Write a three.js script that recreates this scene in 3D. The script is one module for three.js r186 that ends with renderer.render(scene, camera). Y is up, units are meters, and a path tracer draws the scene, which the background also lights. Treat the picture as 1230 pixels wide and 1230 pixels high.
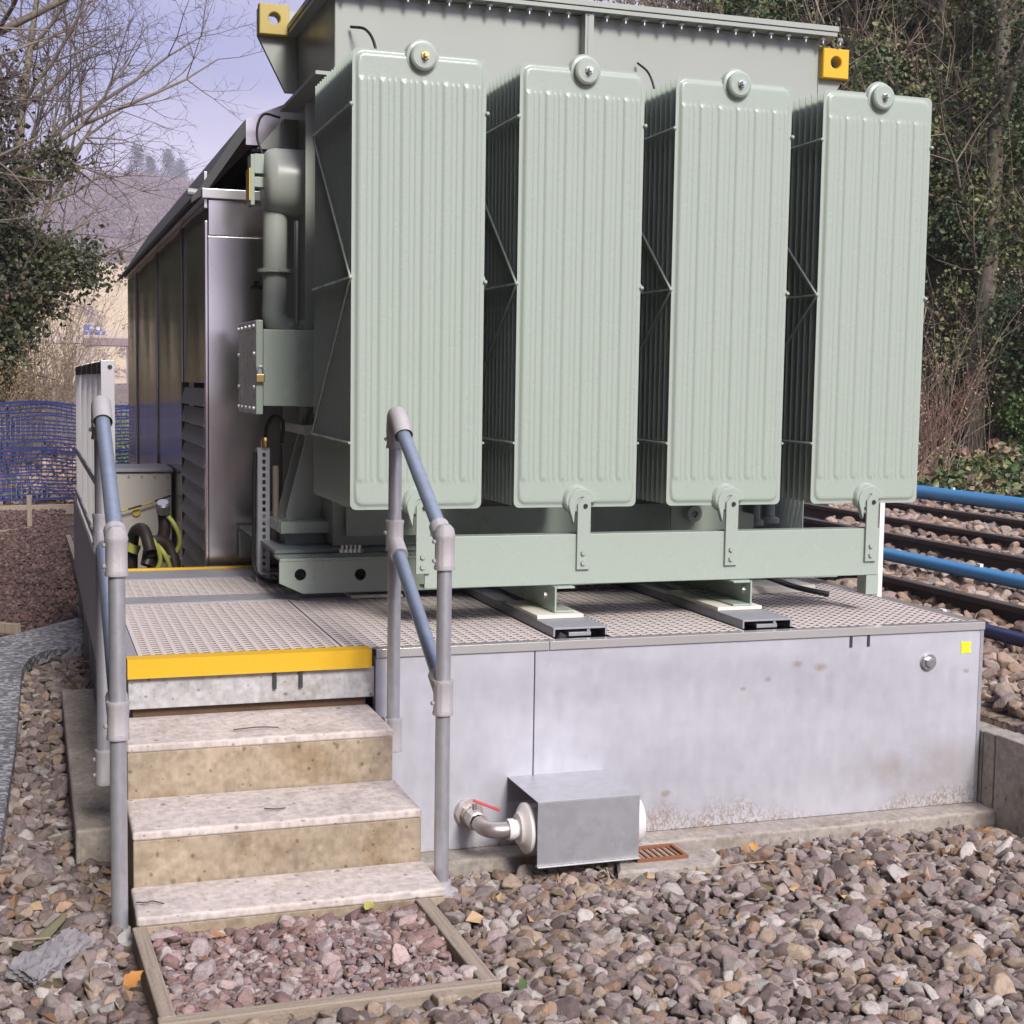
import * as THREE from 'three';
import { RoundedBoxGeometry } from 'three/addons/geometries/RoundedBoxGeometry.js';
import { ConvexGeometry } from 'three/addons/geometries/ConvexGeometry.js';
import { mergeGeometries, mergeVertices, toCreasedNormals } from 'three/addons/utils/BufferGeometryUtils.js';

// ---------------------------------------------------------------- camera, sky, sun, exposure
const scene = new THREE.Scene();
const camera = new THREE.PerspectiveCamera(39.11, 1, 0.05, 3000);
camera.position.set(0, 1.65, 0);
{
  const R = Math.PI / 180, yaw = 18.485 * R, pitch = 5.0885 * R, roll = 0.8626 * R;
  const f = new THREE.Vector3(Math.sin(yaw) * Math.cos(pitch), -Math.sin(pitch), -Math.cos(yaw) * Math.cos(pitch));
  const r = new THREE.Vector3(Math.cos(yaw), 0, Math.sin(yaw)), u = new THREE.Vector3().crossVectors(r, f);
  const r2 = r.clone().multiplyScalar(Math.cos(roll)).addScaledVector(u, Math.sin(roll));
  const u2 = u.clone().multiplyScalar(Math.cos(roll)).addScaledVector(r, -Math.sin(roll));
  camera.quaternion.setFromRotationMatrix(new THREE.Matrix4().makeBasis(r2, u2, f.clone().negate()));
  camera.updateMatrixWorld();
}
function mulberry(a) { return () => { a |= 0; a = a + 0x6D2B79F5 | 0; let t = Math.imul(a ^ a >>> 15, 1 | a); t = t + Math.imul(t ^ t >>> 7, 61 | t) ^ t; return ((t ^ t >>> 14) >>> 0) / 4294967296; }; }
// tileable value noise
const LAT = (() => { const r = mulberry(7), a = new Float32Array(65536); for (let i = 0; i < a.length; i++) a[i] = r(); return a; })();
const lat = (x, y, p, s) => LAT[(((x % p + p) % p) * 131 + ((y % p + p) % p) * 4099 + s * 7919) & 65535];
function vn(x, y, p, s = 0) {
  const xi = Math.floor(x), yi = Math.floor(y); let u = x - xi, v = y - yi; u = u * u * (3 - 2 * u); v = v * v * (3 - 2 * v);
  const a = lat(xi, yi, p, s), b = lat(xi + 1, yi, p, s), c = lat(xi, yi + 1, p, s), d = lat(xi + 1, yi + 1, p, s);
  return a + (b - a) * u + (c - a) * v + (a - b - c + d) * u * v;
}
function fbm(u, v, p, oct = 4, s = 0, g = 0.5) { let t = 0, a = 1, n = 0; for (let i = 0; i < oct; i++) { t += a * vn(u * p, v * p, p, s + i); n += a; a *= g; p *= 2; } return t / n; }
const sat = (x) => Math.min(1, Math.max(0, x)), sst = (a, b, x) => { x = sat((x - a) / (b - a)); return x * x * (3 - 2 * x); }, mix = (a, b, t) => a + (b - a) * t;

const SUN = new THREE.Vector3(0.11, 0.6, 0.79).normalize();
{
  const W = 1024, H = 512, d = new Float32Array(W * H * 4);
  for (let j = 0; j < H; j++) for (let i = 0; i < W; i++) {
    const el = ((j + 0.5) / H - 0.5) * Math.PI, az = ((i + 0.5) / W - 0.5) * 2 * Math.PI;
    const up = Math.sin(el);
    // clouds on a sheet: stretched towards the horizon, tileable round the compass
    const sy = 1 / (Math.max(up, 0) + 0.22);
    const c1 = fbm(i / W, sy * 0.16, 8, 6, 3, 0.55), c2 = fbm(i / W, sy * 0.12 + 0.4, 16, 4, 11);
    const cov = sst(0.28, 0.52, c1 * 0.75 + c2 * 0.25 + 0.03);
    const blue = [mix(0.34, 0.24, sat(up)), mix(0.37, 0.28, sat(up)), mix(0.62, 0.52, sat(up))];
    const k = 0.82 + 0.36 * c2;
    const cl = [0.63 * k, 0.60 * k, 0.765 * k];
    const dir = new THREE.Vector3(Math.cos(el) * Math.cos(az), up, Math.cos(el) * Math.sin(az));
    const cs = Math.max(0, dir.dot(SUN)), glow = 1 + 0.9 * Math.pow(cs, 2.6) + 2.4 * Math.pow(cs, 26);
    const o = (j * W + i) * 4;
    for (let q = 0; q < 3; q++) d[o + q] = mix(blue[q], cl[q], cov) * glow;
    if (up < 0) { const t = sst(0, -0.12, up); d[o] = mix(d[o], 0.2, t); d[o + 1] = mix(d[o + 1], 0.18, t); d[o + 2] = mix(d[o + 2], 0.17, t); }
    d[o + 3] = 1;
  }
  const sky = new THREE.DataTexture(d, W, H, THREE.RGBAFormat, THREE.FloatType);
  sky.mapping = THREE.EquirectangularReflectionMapping; sky.magFilter = sky.minFilter = THREE.LinearFilter; sky.wrapS = THREE.RepeatWrapping; sky.needsUpdate = true;
  scene.background = sky; scene.environment = sky;
}
const sun = new THREE.DirectionalLight(new THREE.Color(1, 0.94, 0.86), 3.7);
sun.position.copy(SUN).multiplyScalar(40).add(new THREE.Vector3(2, 0, -6)); sun.target.position.set(2, 0, -6);
sun.castShadow = true; sun.shadow.radius = 30; sun.shadow.mapSize.set(4096, 4096);
Object.assign(sun.shadow.camera, { left: -22, right: 22, top: 22, bottom: -22, near: 1, far: 110 });
scene.add(sun, sun.target);
const renderer = new THREE.WebGLRenderer({ antialias: true });
renderer.toneMapping = THREE.LinearToneMapping; renderer.toneMappingExposure = 1.26;
renderer.shadowMap.enabled = true; renderer.shadowMap.type = THREE.PCFSoftShadowMap;

// ---------------------------------------------------------------- helpers
const V = (x, y, z) => new THREE.Vector3(x, y, z);
const used = {};
function numbered(n) { const k = used[n] = (used[n] ?? -1) + 1; return k ? n + '_' + String(k).padStart(3, '0') : n; }
function tag(o, label, category, group, kind) { o.userData.label = label; if (category) o.userData.category = category; if (group) o.userData.group = group; if (kind) o.userData.kind = kind; return o; }
function thing(name, label, category, pos = [0, 0, 0], group, kind) { const g = new THREE.Group(); g.name = numbered(name); g.position.set(...pos); scene.add(g); return tag(g, label, category, group, kind); }
function part(parent, name, geo, mat, pos, rot) {
  const m = new THREE.Mesh(geo, mat); m.name = parent === scene ? numbered(name) : name; m.castShadow = m.receiveShadow = true;
  if (pos) m.position.set(...pos); if (rot) m.rotation.set(...rot); parent.add(m); return m;
}
function solo(name, label, category, geo, mat, pos, rot, group, kind) { return tag(part(scene, name, geo, mat, pos, rot), label, category, group, kind); }
// uv in metres by the dominant axis of each face
function buv(g, ox = 0, oy = 0) {
  if (g.index) g = g.toNonIndexed();
  const p = g.attributes.position, uv = new Float32Array(p.count * 2), a = V(), b = V(), c = V(), n = V();
  for (let i = 0; i < p.count; i += 3) {
    a.fromBufferAttribute(p, i); b.fromBufferAttribute(p, i + 1); c.fromBufferAttribute(p, i + 2);
    n.crossVectors(b.clone().sub(a), c.clone().sub(a)); const x = Math.abs(n.x), y = Math.abs(n.y), z = Math.abs(n.z);
    [a, b, c].forEach((q, k) => { const o = (i + k) * 2; if (y >= x && y >= z) { uv[o] = q.x; uv[o + 1] = q.z; } else if (x >= z) { uv[o] = q.z; uv[o + 1] = q.y; } else { uv[o] = q.x; uv[o + 1] = q.y; } uv[o] += ox; uv[o + 1] += oy; });
  }
  g.setAttribute('uv', new THREE.BufferAttribute(uv, 2)); return g;
}
// chamfered box between two corners
function bx(x0, x1, y0, y1, z0, z1, r = 0.003) {
  const w = x1 - x0, h = y1 - y0, d = z1 - z0; r = Math.min(r, w / 2.2, h / 2.2, d / 2.2);
  const g = r > 0.0004 ? new RoundedBoxGeometry(w, h, d, 1, r) : new THREE.BoxGeometry(w, h, d);
  g.translate((x0 + x1) / 2, (y0 + y1) / 2, (z0 + z1) / 2); return buv(g);
}
function cyl(a, b, r0, r1 = r0, n = 20, open = false) {
  const A = V(...a), B = V(...b), d = B.clone().sub(A), L = d.length();
  const g = new THREE.CylinderGeometry(r1, r0, L, n, 1, open); const uv = g.attributes.uv; for (let i = 0; i < uv.count; i++) uv.setXY(i, uv.getX(i) * 6.28 * r0, uv.getY(i) * L);
  g.translate(0, L / 2, 0); g.applyQuaternion(new THREE.Quaternion().setFromUnitVectors(V(0, 1, 0), d.normalize())); g.translate(...a); return g;
}
function lathe(pts, a, dir, n = 24) { // pts [r, along]
  const g = new THREE.LatheGeometry(pts.map(p => new THREE.Vector2(p[0], p[1])), n);
  g.applyQuaternion(new THREE.Quaternion().setFromUnitVectors(V(0, 1, 0), V(...dir).normalize())); g.translate(...a); return toCreasedNormals(g, 0.6);
}
function tube(pts, r, seg = 24, n = 10) { return new THREE.TubeGeometry(new THREE.CatmullRomCurve3(pts.map(p => V(...p))), seg, r, n, false); }
function ext(shape2d, depth, bevel = 0) { // polygon in xy, extruded along +z
  const s = shape2d instanceof THREE.Shape ? shape2d : new THREE.Shape(shape2d.map(p => new THREE.Vector2(p[0], p[1])));
  return new THREE.ExtrudeGeometry(s, { depth, bevelEnabled: bevel > 0, bevelSize: bevel, bevelThickness: bevel, bevelOffset: -bevel, bevelSegments: 1, curveSegments: 16, steps: 1 });
}
const merge = (l) => mergeGeometries(l.map(g => { g = g.index ? g.toNonIndexed() : g; for (const k of Object.keys(g.attributes)) if (!['position', 'normal', 'uv'].includes(k)) g.deleteAttribute(k); return g; }));

// ---------------------------------------------------------------- textures and materials
const enc = (x) => { x = sat(x); return Math.round(255 * (x <= 0.0031308 ? 12.92 * x : 1.055 * Math.pow(x, 1 / 2.4) - 0.055)); };
function tex(W, H, size, fn, linear = false) { // fn(u,v)->[r,g,b] linear albedo, or a number (linear data)
  const d = new Uint8Array(W * H * 4);
  for (let j = 0; j < H; j++) for (let i = 0; i < W; i++) { const c = fn((i + 0.5) / W, (j + 0.5) / H), o = (j * W + i) * 4; if (linear) d[o] = d[o + 1] = d[o + 2] = Math.round(255 * sat(c)); else { d[o] = enc(c[0]); d[o + 1] = enc(c[1]); d[o + 2] = enc(c[2]); } d[o + 3] = 255; }
  const t = new THREE.DataTexture(d, W, H); t.wrapS = t.wrapT = THREE.RepeatWrapping; t.magFilter = THREE.LinearFilter; t.minFilter = THREE.LinearMipmapLinearFilter; t.generateMipmaps = true;
  if (!linear) t.colorSpace = THREE.SRGBColorSpace; if (Array.isArray(size)) t.repeat.set(1 / size[0], 1 / size[1]); else t.repeat.set(1 / size, 1 / size); t.needsUpdate = true; return t;
}
const M = (o) => new THREE.MeshStandardMaterial(o);
const rgb = (r, g, b) => new THREE.Color().setRGB(r, g, b);
const noiseTex = tex(512, 512, 0.6, (u, v) => fbm(u, v, 8, 6, 21), true);
const grainTex = tex(512, 512, 0.25, (u, v) => fbm(u, v, 32, 4, 5), true);
const wavyTex = tex(256, 256, 1.6, (u, v) => fbm(u, v, 3, 2, 40), true);
// concrete: tan grey, blotches, pits
const PITS = (() => { const r = mulberry(123), N = 512, a = new Float32Array(N * N); for (let k = 0; k < 420; k++) { const cx = r() * N, cy = r() * N, R = 0.7 + 3.2 * r() ** 5 + 0.8 * r(), e = 0.6 + 0.8 * r(); for (let y = -6; y <= 6; y++) for (let x = -6; x <= 6; x++) { const d = Math.hypot(x, y * e) / R; if (d < 1) { const i = ((Math.floor(cy + y) + N) % N) * N + (Math.floor(cx + x) + N) % N; a[i] = Math.max(a[i], 1 - d * d); } } } return (u, v) => a[Math.min(N - 1, Math.floor(v * N)) * N + Math.min(N - 1, Math.floor(u * N))]; })();
function concreteTex(base, seed, stain) {
  return tex(512, 512, 1.1, (u, v) => {
    const a = fbm(u, v, 4, 6, seed, 0.6), b = fbm(u, v, 64, 3, seed + 9), c = fbm(u, v, 7, 6, seed + 17, 0.65), e = fbm(u * 5, v, 30, 3, seed + 21);
    let k = 0.66 + 0.54 * a + 0.55 * (b - 0.5) + 0.2 * (e - 0.5); k *= 1 - 0.55 * PITS(u, v);
    const s = sst(0.5, 0.72, c) * stain; return [base[0] * k * (1 - 0.26 * s), base[1] * k * (1 - 0.32 * s), base[2] * k * (1 - 0.42 * s)];
  });
}
const cBump = tex(512, 512, 1.1, (u, v) => { return 0.5 * fbm(u, v, 32, 4, 14) + 0.5 - 0.5 * PITS(u, v); }, true);
const mTread = M({ map: concreteTex([0.54, 0.48, 0.445], 2, 0.35), bumpMap: cBump, bumpScale: 0.003, roughness: 0.93 });
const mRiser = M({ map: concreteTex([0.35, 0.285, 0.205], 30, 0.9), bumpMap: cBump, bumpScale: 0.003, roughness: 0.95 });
const mConc = M({ map: concreteTex([0.34, 0.305, 0.27], 50, 0.6), bumpMap: cBump, bumpScale: 0.003, roughness: 0.95 });
const mUpper = M({ map: concreteTex([0.42, 0.415, 0.42], 60, 0.4), bumpMap: cBump, bumpScale: 0.0025, roughness: 0.8 });
const mPathTop = M({ map: tex(512, 512, 1.3, (u, v) => { const k = 0.45 + 0.75 * sst(0.35, 0.7, fbm(u, v, 72, 2, 66)) + 0.3 * (fbm(u, v, 5, 4, 67) - 0.5); return [0.31 * k, 0.31 * k, 0.335 * k]; }), roughness: 0.8, bumpMap: tex(512, 512, 1.3, (u, v) => sst(0.35, 0.7, fbm(u, v, 72, 2, 66)), true), bumpScale: 0.006 });
// galvanised steel
const galvTex = tex(512, 512, 0.5, (u, v) => { const a = vn(u * 40, v * 40, 40, 8), b = vn(u * 23 + a * 1.4, v * 23 - a, 23, 9), c = fbm(u, v, 6, 4, 12); const k = 0.86 + 0.13 * b + 0.05 * (c - 0.5); return [0.47 * k, 0.475 * k, 0.50 * k]; });
const galvRough = tex(256, 256, 0.5, (u, v) => 0.38 + 0.14 * fbm(u, v, 10, 4, 13), true);
const mGalv = M({ map: galvTex, roughnessMap: galvRough, roughness: 0.9, metalness: 0.55 });
const mGalvDull = M({ map: galvTex, color: rgb(0.8, 0.8, 0.82), roughness: 0.62, metalness: 0.5 });
const mGalvSkyTint = M({ map: galvTex, color: rgb(0.7, 0.82, 1.0), roughness: 0.45, metalness: 0.55 });  // blue tint paints in the sky reflected by the handrail tubes
const mCast = M({ color: rgb(0.47, 0.45, 0.46), roughness: 0.62, metalness: 0.35, bumpMap: grainTex, bumpScale: 0.001 });
const mAlu = M({ color: rgb(0.62, 0.61, 0.60), roughness: 0.42, metalness: 0.55, roughnessMap: galvRough });
// zinc coloured bund panels with dirt splash and rust marks along the foot, and a soft brown smudge (copied from the photograph)
const zincTex = tex(1024, 512, [3.24, 0.74], (u, v) => {
  const x = u * 3.24, y = v * 0.74; // y from the foot
  const a = fbm(u, v, 5, 5, 70), b = fbm(u * 3, v, 24, 3, 72), st = fbm(u * 6, v * 0.6, 16, 4, 75);
  let k = 0.95 + 0.30 * (a - 0.5) + 0.08 * (b - 0.5) + 0.2 * (st - 0.5);
  let c = [0.495 * k, 0.50 * k, 0.545 * k];
  const sp = fbm(u * 3.24, v * 0.74 * 0.5, 200, 3, 80, 0.7), edge = 0.01 + 0.17 * fbm(u, 0.3, 24, 5, 82, 0.7) * sst(0.25, 0.6, fbm(u, 0.7, 6, 3, 83));
  let brownish = sst(edge + 0.05, edge - 0.05, y + 0.08 * (sp - 0.5)) * sst(0.42, 0.62, sp);
  brownish = Math.max(brownish, 0.6 * Math.exp(-(((x - 2.93) / 0.28) ** 2 + ((y - 0.17) / 0.09) ** 2)) * sst(0.2, 0.65, fbm(u * 2.2, v * 0.5, 8, 6, 84, 0.65)));  // soft-edged brown oval low near the right end, broken up by noise
  for (const [mx, my, r] of [[2.42, 0.6, 0.03], [2.52, 0.585, 0.035], [2.3, 0.55, 0.02], [2.2, 0.52, 0.016], [1.9, 0.15, 0.03], [3.16, 0.54, 0.02]]) brownish = Math.max(brownish, 0.75 * sst(1, 0.2, Math.hypot((x - mx) / r, (y - my) / (r * 0.6)) + 0.8 * (sp - 0.5)));
  const scr = vn(u * 300, v * 60, 300, 90) > 0.985 ? 0.12 : 0;
  c = c.map((q, i) => mix(q, [0.30, 0.225, 0.165][i], brownish * 0.85) + scr); return c;
});
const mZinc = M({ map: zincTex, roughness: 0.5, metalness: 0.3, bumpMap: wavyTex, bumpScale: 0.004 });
// transformer paint
const paintRough = tex(256, 256, 0.8, (u, v) => 0.2 + 0.16 * fbm(u, v, 6, 5, 31), true);
const mPaint = M({ color: rgb(0.335, 0.39, 0.335), roughnessMap: paintRough, roughness: 1, metalness: 0.0, bumpMap: grainTex, bumpScale: 0.0003 });
const mPaintTank = M({ color: rgb(0.33, 0.355, 0.32), roughnessMap: paintRough, roughness: 1.2, bumpMap: wavyTex, bumpScale: 0.004 });
const mPaintDark = M({ color: rgb(0.20, 0.235, 0.225), roughness: 0.5, bumpMap: grainTex, bumpScale: 0.0003 });
const mYellow = M({ color: rgb(0.66, 0.39, 0.012), roughness: 0.55, bumpMap: grainTex, bumpScale: 0.0006 });
const mYellowPale = M({ color: rgb(0.62, 0.47, 0.10), roughness: 0.5 });
const mBrass = M({ color: rgb(0.72, 0.52, 0.22), roughness: 0.3, metalness: 1 });
const mSteel = M({ color: rgb(0.55, 0.55, 0.56), roughness: 0.35, metalness: 0.9 });
const mBlack = M({ color: rgb(0.015, 0.015, 0.016), roughness: 0.55 });
const mDark = M({ color: rgb(0.035, 0.037, 0.04), roughness: 0.8 });
const mRed = M({ color: rgb(0.5, 0.03, 0.03), roughness: 0.4 });
const mWhite = M({ color: rgb(0.72, 0.69, 0.67), roughness: 0.5 });
const mCream = M({ color: rgb(0.52, 0.48, 0.43), roughness: 0.6, bumpMap: grainTex, bumpScale: 0.0006 });
const mPack = M({ color: rgb(0.64, 0.62, 0.52), roughness: 0.7 });
const mBeige = M({ color: rgb(0.34, 0.29, 0.24), roughness: 0.6 });
// stainless cladding
const mStain = M({ color: rgb(0.70, 0.655, 0.645), roughness: 0.22, metalness: 1, roughnessMap: tex(256, 256, 1.5, (u, v) => 0.75 + 0.25 * fbm(u, v, 8, 4, 33), true), bumpMap: wavyTex, bumpScale: 0.012 });
const mStainDull = M({ color: rgb(0.5, 0.47, 0.46), roughness: 0.42, metalness: 0.9 });
const mStainShade = M({ color: rgb(0.30, 0.285, 0.275), roughness: 0.16, metalness: 1, bumpMap: wavyTex, bumpScale: 0.006 });  // same stainless darkened: the dim reflections of the kiosk side are put into the colour
const mRoof = M({ color: rgb(0.05, 0.05, 0.052), roughness: 0.5, metalness: 0.3 });
// timber
const woodTex = tex(256, 512, [0.25, 1.2], (u, v) => { const g = fbm(u * 3, v * 0.35, 16, 5, 41), f = fbm(u * 10, v * 0.4, 30, 3, 43); const k = 0.6 + 0.5 * g + 0.3 * (f - 0.5); return [0.34 * k, 0.28 * k, 0.22 * k]; });
const mWood = M({ map: woodTex, roughness: 0.9, bumpMap: grainTex, bumpScale: 0.002 });
const mWoodDark = M({ color: rgb(0.10, 0.06, 0.035), roughness: 0.95, bumpMap: noiseTex, bumpScale: 0.02 });
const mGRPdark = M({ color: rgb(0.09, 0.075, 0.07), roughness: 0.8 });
const mGRP = M({ color: rgb(0.56, 0.50, 0.47), roughness: 0.75, bumpMap: grainTex, bumpScale: 0.0015 });
// soil, litter
const soilTex = tex(1024, 1024, 3, (u, v) => { const a = fbm(u, v, 6, 6, 51), b = fbm(u, v, 64, 3, 52), c = fbm(u, v, 20, 4, 53); const k = 0.35 + 0.75 * a * (0.4 + 1.2 * b); const w = sst(0.45, 0.6, c); return [mix(0.17, 0.26, w) * k, mix(0.125, 0.20, w) * k, mix(0.115, 0.14, w) * k]; });
const soilBump = tex(512, 512, 1.1, (u, v) => fbm(u, v, 24, 5, 55), true);
const mSoil = M({ map: soilTex, bumpMap: soilBump, bumpScale: 0.05, roughness: 1 });
const mStone = M({ color: 0xffffff, roughness: 0.88, map: tex(256, 256, 0.3, (u, v) => { const k = 0.32 + 1.3 * fbm(u, v, 12, 5, 58, 0.75); return [k, k * 0.985, k * 0.97]; }), bumpMap: grainTex, bumpScale: 0.0025 });

// ---------------------------------------------------------------- ground
const hn = (x, z) => fbm(x / 9 + 100, z / 9 + 100, 9, 4, 61) - 0.5;
function H(x, z) {
  let h;
  if (x > 3.56 && z > -40) { // track side
    h = 0.37 + 0.02 * hn(x * 3, z * 3);
    if (x > 9.7) h += (x - 9.7) * 0.17 * sst(9.7, 11, x) + 0.5 * hn(x, z) * sst(10, 14, x);
  } else if (z > -4.66) {
    h = mix(0.0, 0.18, sst(-4.28, -3.66, z)); if (x < 0.24) h = mix(0.13, 0.185, sst(-4.5, -3.7, z));
    h += 0.05 * hn(x * 4, z * 4);
  } else if (x < 0.3) h = mix(0.12, 0.34, sst(-8, -16, z)) + 0.03 * hn(x * 4, z * 4) + (x < -6 ? (-6 - x) * 0.12 : 0);
  else h = 0.05;
  if (z < -14) { const far = mix(h, 0.35 + 0.4 * hn(x * 0.3, z * 0.3), sst(-14, -18, z)); h = x > 9.7 ? mix(h, far, sst(-60, -90, z)) : (x > 3.56 ? h : far); }
  return h;
}
{
  const xs = [], zs = [];
  const add = (a, lo, hi, st) => { for (let t = lo; t < hi - 1e-6; t += st) a.push(t); };
  add(xs, -400, -40, 40); add(xs, -40, -6, 2); add(xs, -6, -1, 0.25); add(xs, -1, 4.2, 0.05); add(xs, 4.2, 12, 0.3); add(xs, 12, 40, 1); add(xs, 40, 440, 40);
  add(zs, -440, -60, 20); add(zs, -60, -20, 2); add(zs, -20, -9, 0.4); add(zs, -9, -1, 0.06); add(zs, -1, 12, 0.5); add(zs, 12, 140, 16);
  const nx = xs.length, nz = zs.length, p = [], uv = [], id = [];
  for (const z of zs) for (const x of xs) { p.push(x, H(x, z) - 0.012, z); uv.push(x, z); }
  for (let j = 0; j < nz - 1; j++) for (let i = 0; i < nx - 1; i++) { const a = j * nx + i; id.push(a, a + nx, a + 1, a + 1, a + nx, a + nx + 1); }
  const g = new THREE.BufferGeometry(); g.setAttribute('position', new THREE.Float32BufferAttribute(p, 3)); g.setAttribute('uv', new THREE.Float32BufferAttribute(uv, 2)); g.setIndex(id); g.computeVertexNormals();
  tag(part(scene, 'ground', g, mSoil), 'brown stony ground around the platform, tracks and wood', 'ground', null, 'structure');
}
// stones
const stoneGeos = (() => {
  const r = mulberry(99), out = [];
  for (let k = 0; k < 9; k++) {
    const pl = [], n = 8 + Math.floor(r() * 5), ax = [1, 0.5 + 0.3 * r(), 0.7 + 0.3 * r()];
    for (let i = 0; i < n; i++) { const z = 2 * (i + 0.5) / n - 1, a = i * 2.4 + r() * 1.2, q = Math.sqrt(1 - z * z); pl.push([V(q * Math.cos(a), z, q * Math.sin(a)).add(V(r() - 0.5, r() - 0.5, r() - 0.5).multiplyScalar(0.5)).normalize(), 0.72 + 0.28 * r()]); }
    const g = mergeVertices(new THREE.IcosahedronGeometry(1, 5).deleteAttribute('normal').deleteAttribute('uv')), p = g.attributes.position, d = V();
    for (let i = 0; i < p.count; i++) {
      d.fromBufferAttribute(p, i).normalize(); let inv = 0; for (const [nn, h] of pl) { const c = nn.dot(d) / h; if (c > 0) inv += Math.pow(c, 60); }
      let R = Math.min(1.25, Math.pow(inv, -1 / 60)); R *= 1 + 0.07 * (fbm((d.x + 2) / 4 + k * 0.13, (d.y * 0.7 + d.z + 3) / 6, 9, 3, k) - 0.5);
      p.setXYZ(i, d.x * R * ax[0], d.y * R * ax[1], d.z * R * ax[2]);
    }
    g.computeVertexNormals(); const uv = new Float32Array(p.count * 2); for (let i = 0; i < p.count; i++) { uv[i * 2] = (p.getX(i) + 0.6 * p.getY(i)) * 0.09; uv[i * 2 + 1] = (p.getZ(i) - 0.5 * p.getY(i)) * 0.09; } g.setAttribute('uv', new THREE.BufferAttribute(uv, 2)); out.push(g);
  }
  return out;
})();
const PAL = [[0.264, 0.211, 0.191], [0.218, 0.168, 0.162], [0.304, 0.238, 0.178], [0.33, 0.29, 0.264], [0.139, 0.106, 0.096], [0.238, 0.165, 0.119], [0.271, 0.218, 0.211], [0.317, 0.254, 0.224], [0.396, 0.363, 0.337], [0.191, 0.149, 0.132], [0.224, 0.185, 0.178]];
const PALRED = [[0.34, 0.237, 0.215], [0.385, 0.296, 0.281], [0.281, 0.185, 0.17], [0.429, 0.363, 0.348], [0.318, 0.266, 0.266], [0.244, 0.155, 0.148]];
const PALTRACK = [[0.252, 0.175, 0.126], [0.308, 0.231, 0.175], [0.196, 0.133, 0.098], [0.336, 0.273, 0.224], [0.154, 0.112, 0.091], [0.266, 0.21, 0.189]];
function stones(name, label, cat, spots, pal, seed) { // spots: [x,y,z,size]
  const r = mulberry(seed), g = thing(name, label, cat, [0, 0, 0], null, 'stuff'), lists = stoneGeos.map(() => []);
  for (const s of spots) lists[Math.floor(r() * lists.length)].push(s);
  const d = new THREE.Object3D(), c = new THREE.Color();
  lists.forEach((l, k) => {
    if (!l.length) return; const m = new THREE.InstancedMesh(stoneGeos[k], mStone, l.length); m.name = 'stones'; m.userData.kind = 'stuff'; m.castShadow = m.receiveShadow = true;
    l.forEach((s, i) => {
      d.position.set(s[0], s[1], s[2]); d.rotation.set((r() - 0.5) * 1.5, r() * 6.28, (r() - 0.5) * 1.5); const q = s[3]; d.scale.set(q * (0.85 + 0.4 * r()), q * (0.65 + 0.4 * r()), q * (0.8 + 0.35 * r())); d.updateMatrix(); m.setMatrixAt(i, d.matrix);
      const p = pal[Math.floor(r() * pal.length)], f = 0.75 + 0.5 * r(); m.setColorAt(i, c.setRGB(p[0] * f, p[1] * f, p[2] * f));
    });
    g.add(m);
  });
  return g;
}
function scatter(x0, x1, z0, z1, cell, size, seed, ok, layers = 2, lift = 0) {
  const r = mulberry(seed), out = [];
  for (let L = 0; L < layers; L++) for (let x = x0; x < x1; x += cell) for (let z = z0; z < z1; z += cell) {
    const px = x + r() * cell, pz = z + r() * cell, sz = size * Math.pow(r(), 1.4) * 1.1 + size * 0.42; if (ok && !ok(px, pz, sz, r)) { continue; }
    out.push([px, H(px, pz) + lift + (L ? sz * (0.55 + 0.35 * r()) : sz * 0.15), pz, sz]);
  }
  return out;
}
const inFrame = (x, z) => x > 0.245 && x < 1.02 && z > -3.79 && z < -3.2;
const frontOK = (x, z, s) => {
  if (x > 0.2 && x < 1.075 && z < -3.165) return false;                       // steps and edging frame
  if (z < -4.5 + s && x > 0.25) return false;                                  // footing ledge
  if (x > 3.44 - s) return false;
  if (x > 1.86 && x < 2.22 && z < -4.27) return false;                          // drain surround
  if (x > 0.05 && x < 0.26 && z < -4.55) return false;
  if (x < -0.03 - 0.02 * (z + 4) && z < -4.2) return false;
  return true;
};
stones('gravel', 'loose pinkish grey crushed stone in front of the steps and galvanised wall', 'gravel',
  [...scatter(-0.75, 3.46, -4.62, -2.2, 0.028, 0.0175, 1, frontOK, 2), ...scatter(-0.75, 3.46, -4.62, -2.2, 0.08, 0.027, 2, (x, z, s, r) => r() < 0.45 && frontOK(x, z, s), 1, 0.02)], PAL, 5);
stones('fine_gravel', 'finer pink chippings inside the timber frame at the foot of the steps', 'gravel',
  [...scatter(0.285, 0.995, -3.77, -3.235, 0.0155, 0.0085, 11, (x, z) => true, 2, 0.016), ...scatter(0.285, 0.995, -3.77, -3.235, 0.034, 0.017, 12, (x, z, s, r) => r() < 0.35 + 0.9 * sst(-3.5, -3.75, z) + 0.5 * sst(0.8, 1, x), 2, 0.016)], PALRED, 6);
stones('gravel', 'dark shaded stones between the grey path and the platform side', 'gravel',
  scatter(-0.2, 0.27, -8.1, -4.4, 0.036, 0.02, 21, (x, z) => !(x > 0.1 && x < 0.25 && z > -6.85 && z < -4.56) && x > -0.12 && !(z > -4.6 && x > 0.05), 2), PAL, 7);
stones('chippings', 'reddish brown chippings spread beyond the grey path', 'gravel',
  scatter(-0.95, 0.34, -15, -8.55, 0.029, 0.0125, 31, null, 1, 0.002), [[0.115, 0.068, 0.062], [0.15, 0.092, 0.085], [0.085, 0.052, 0.055], [0.19, 0.125, 0.115]], 8);
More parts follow.
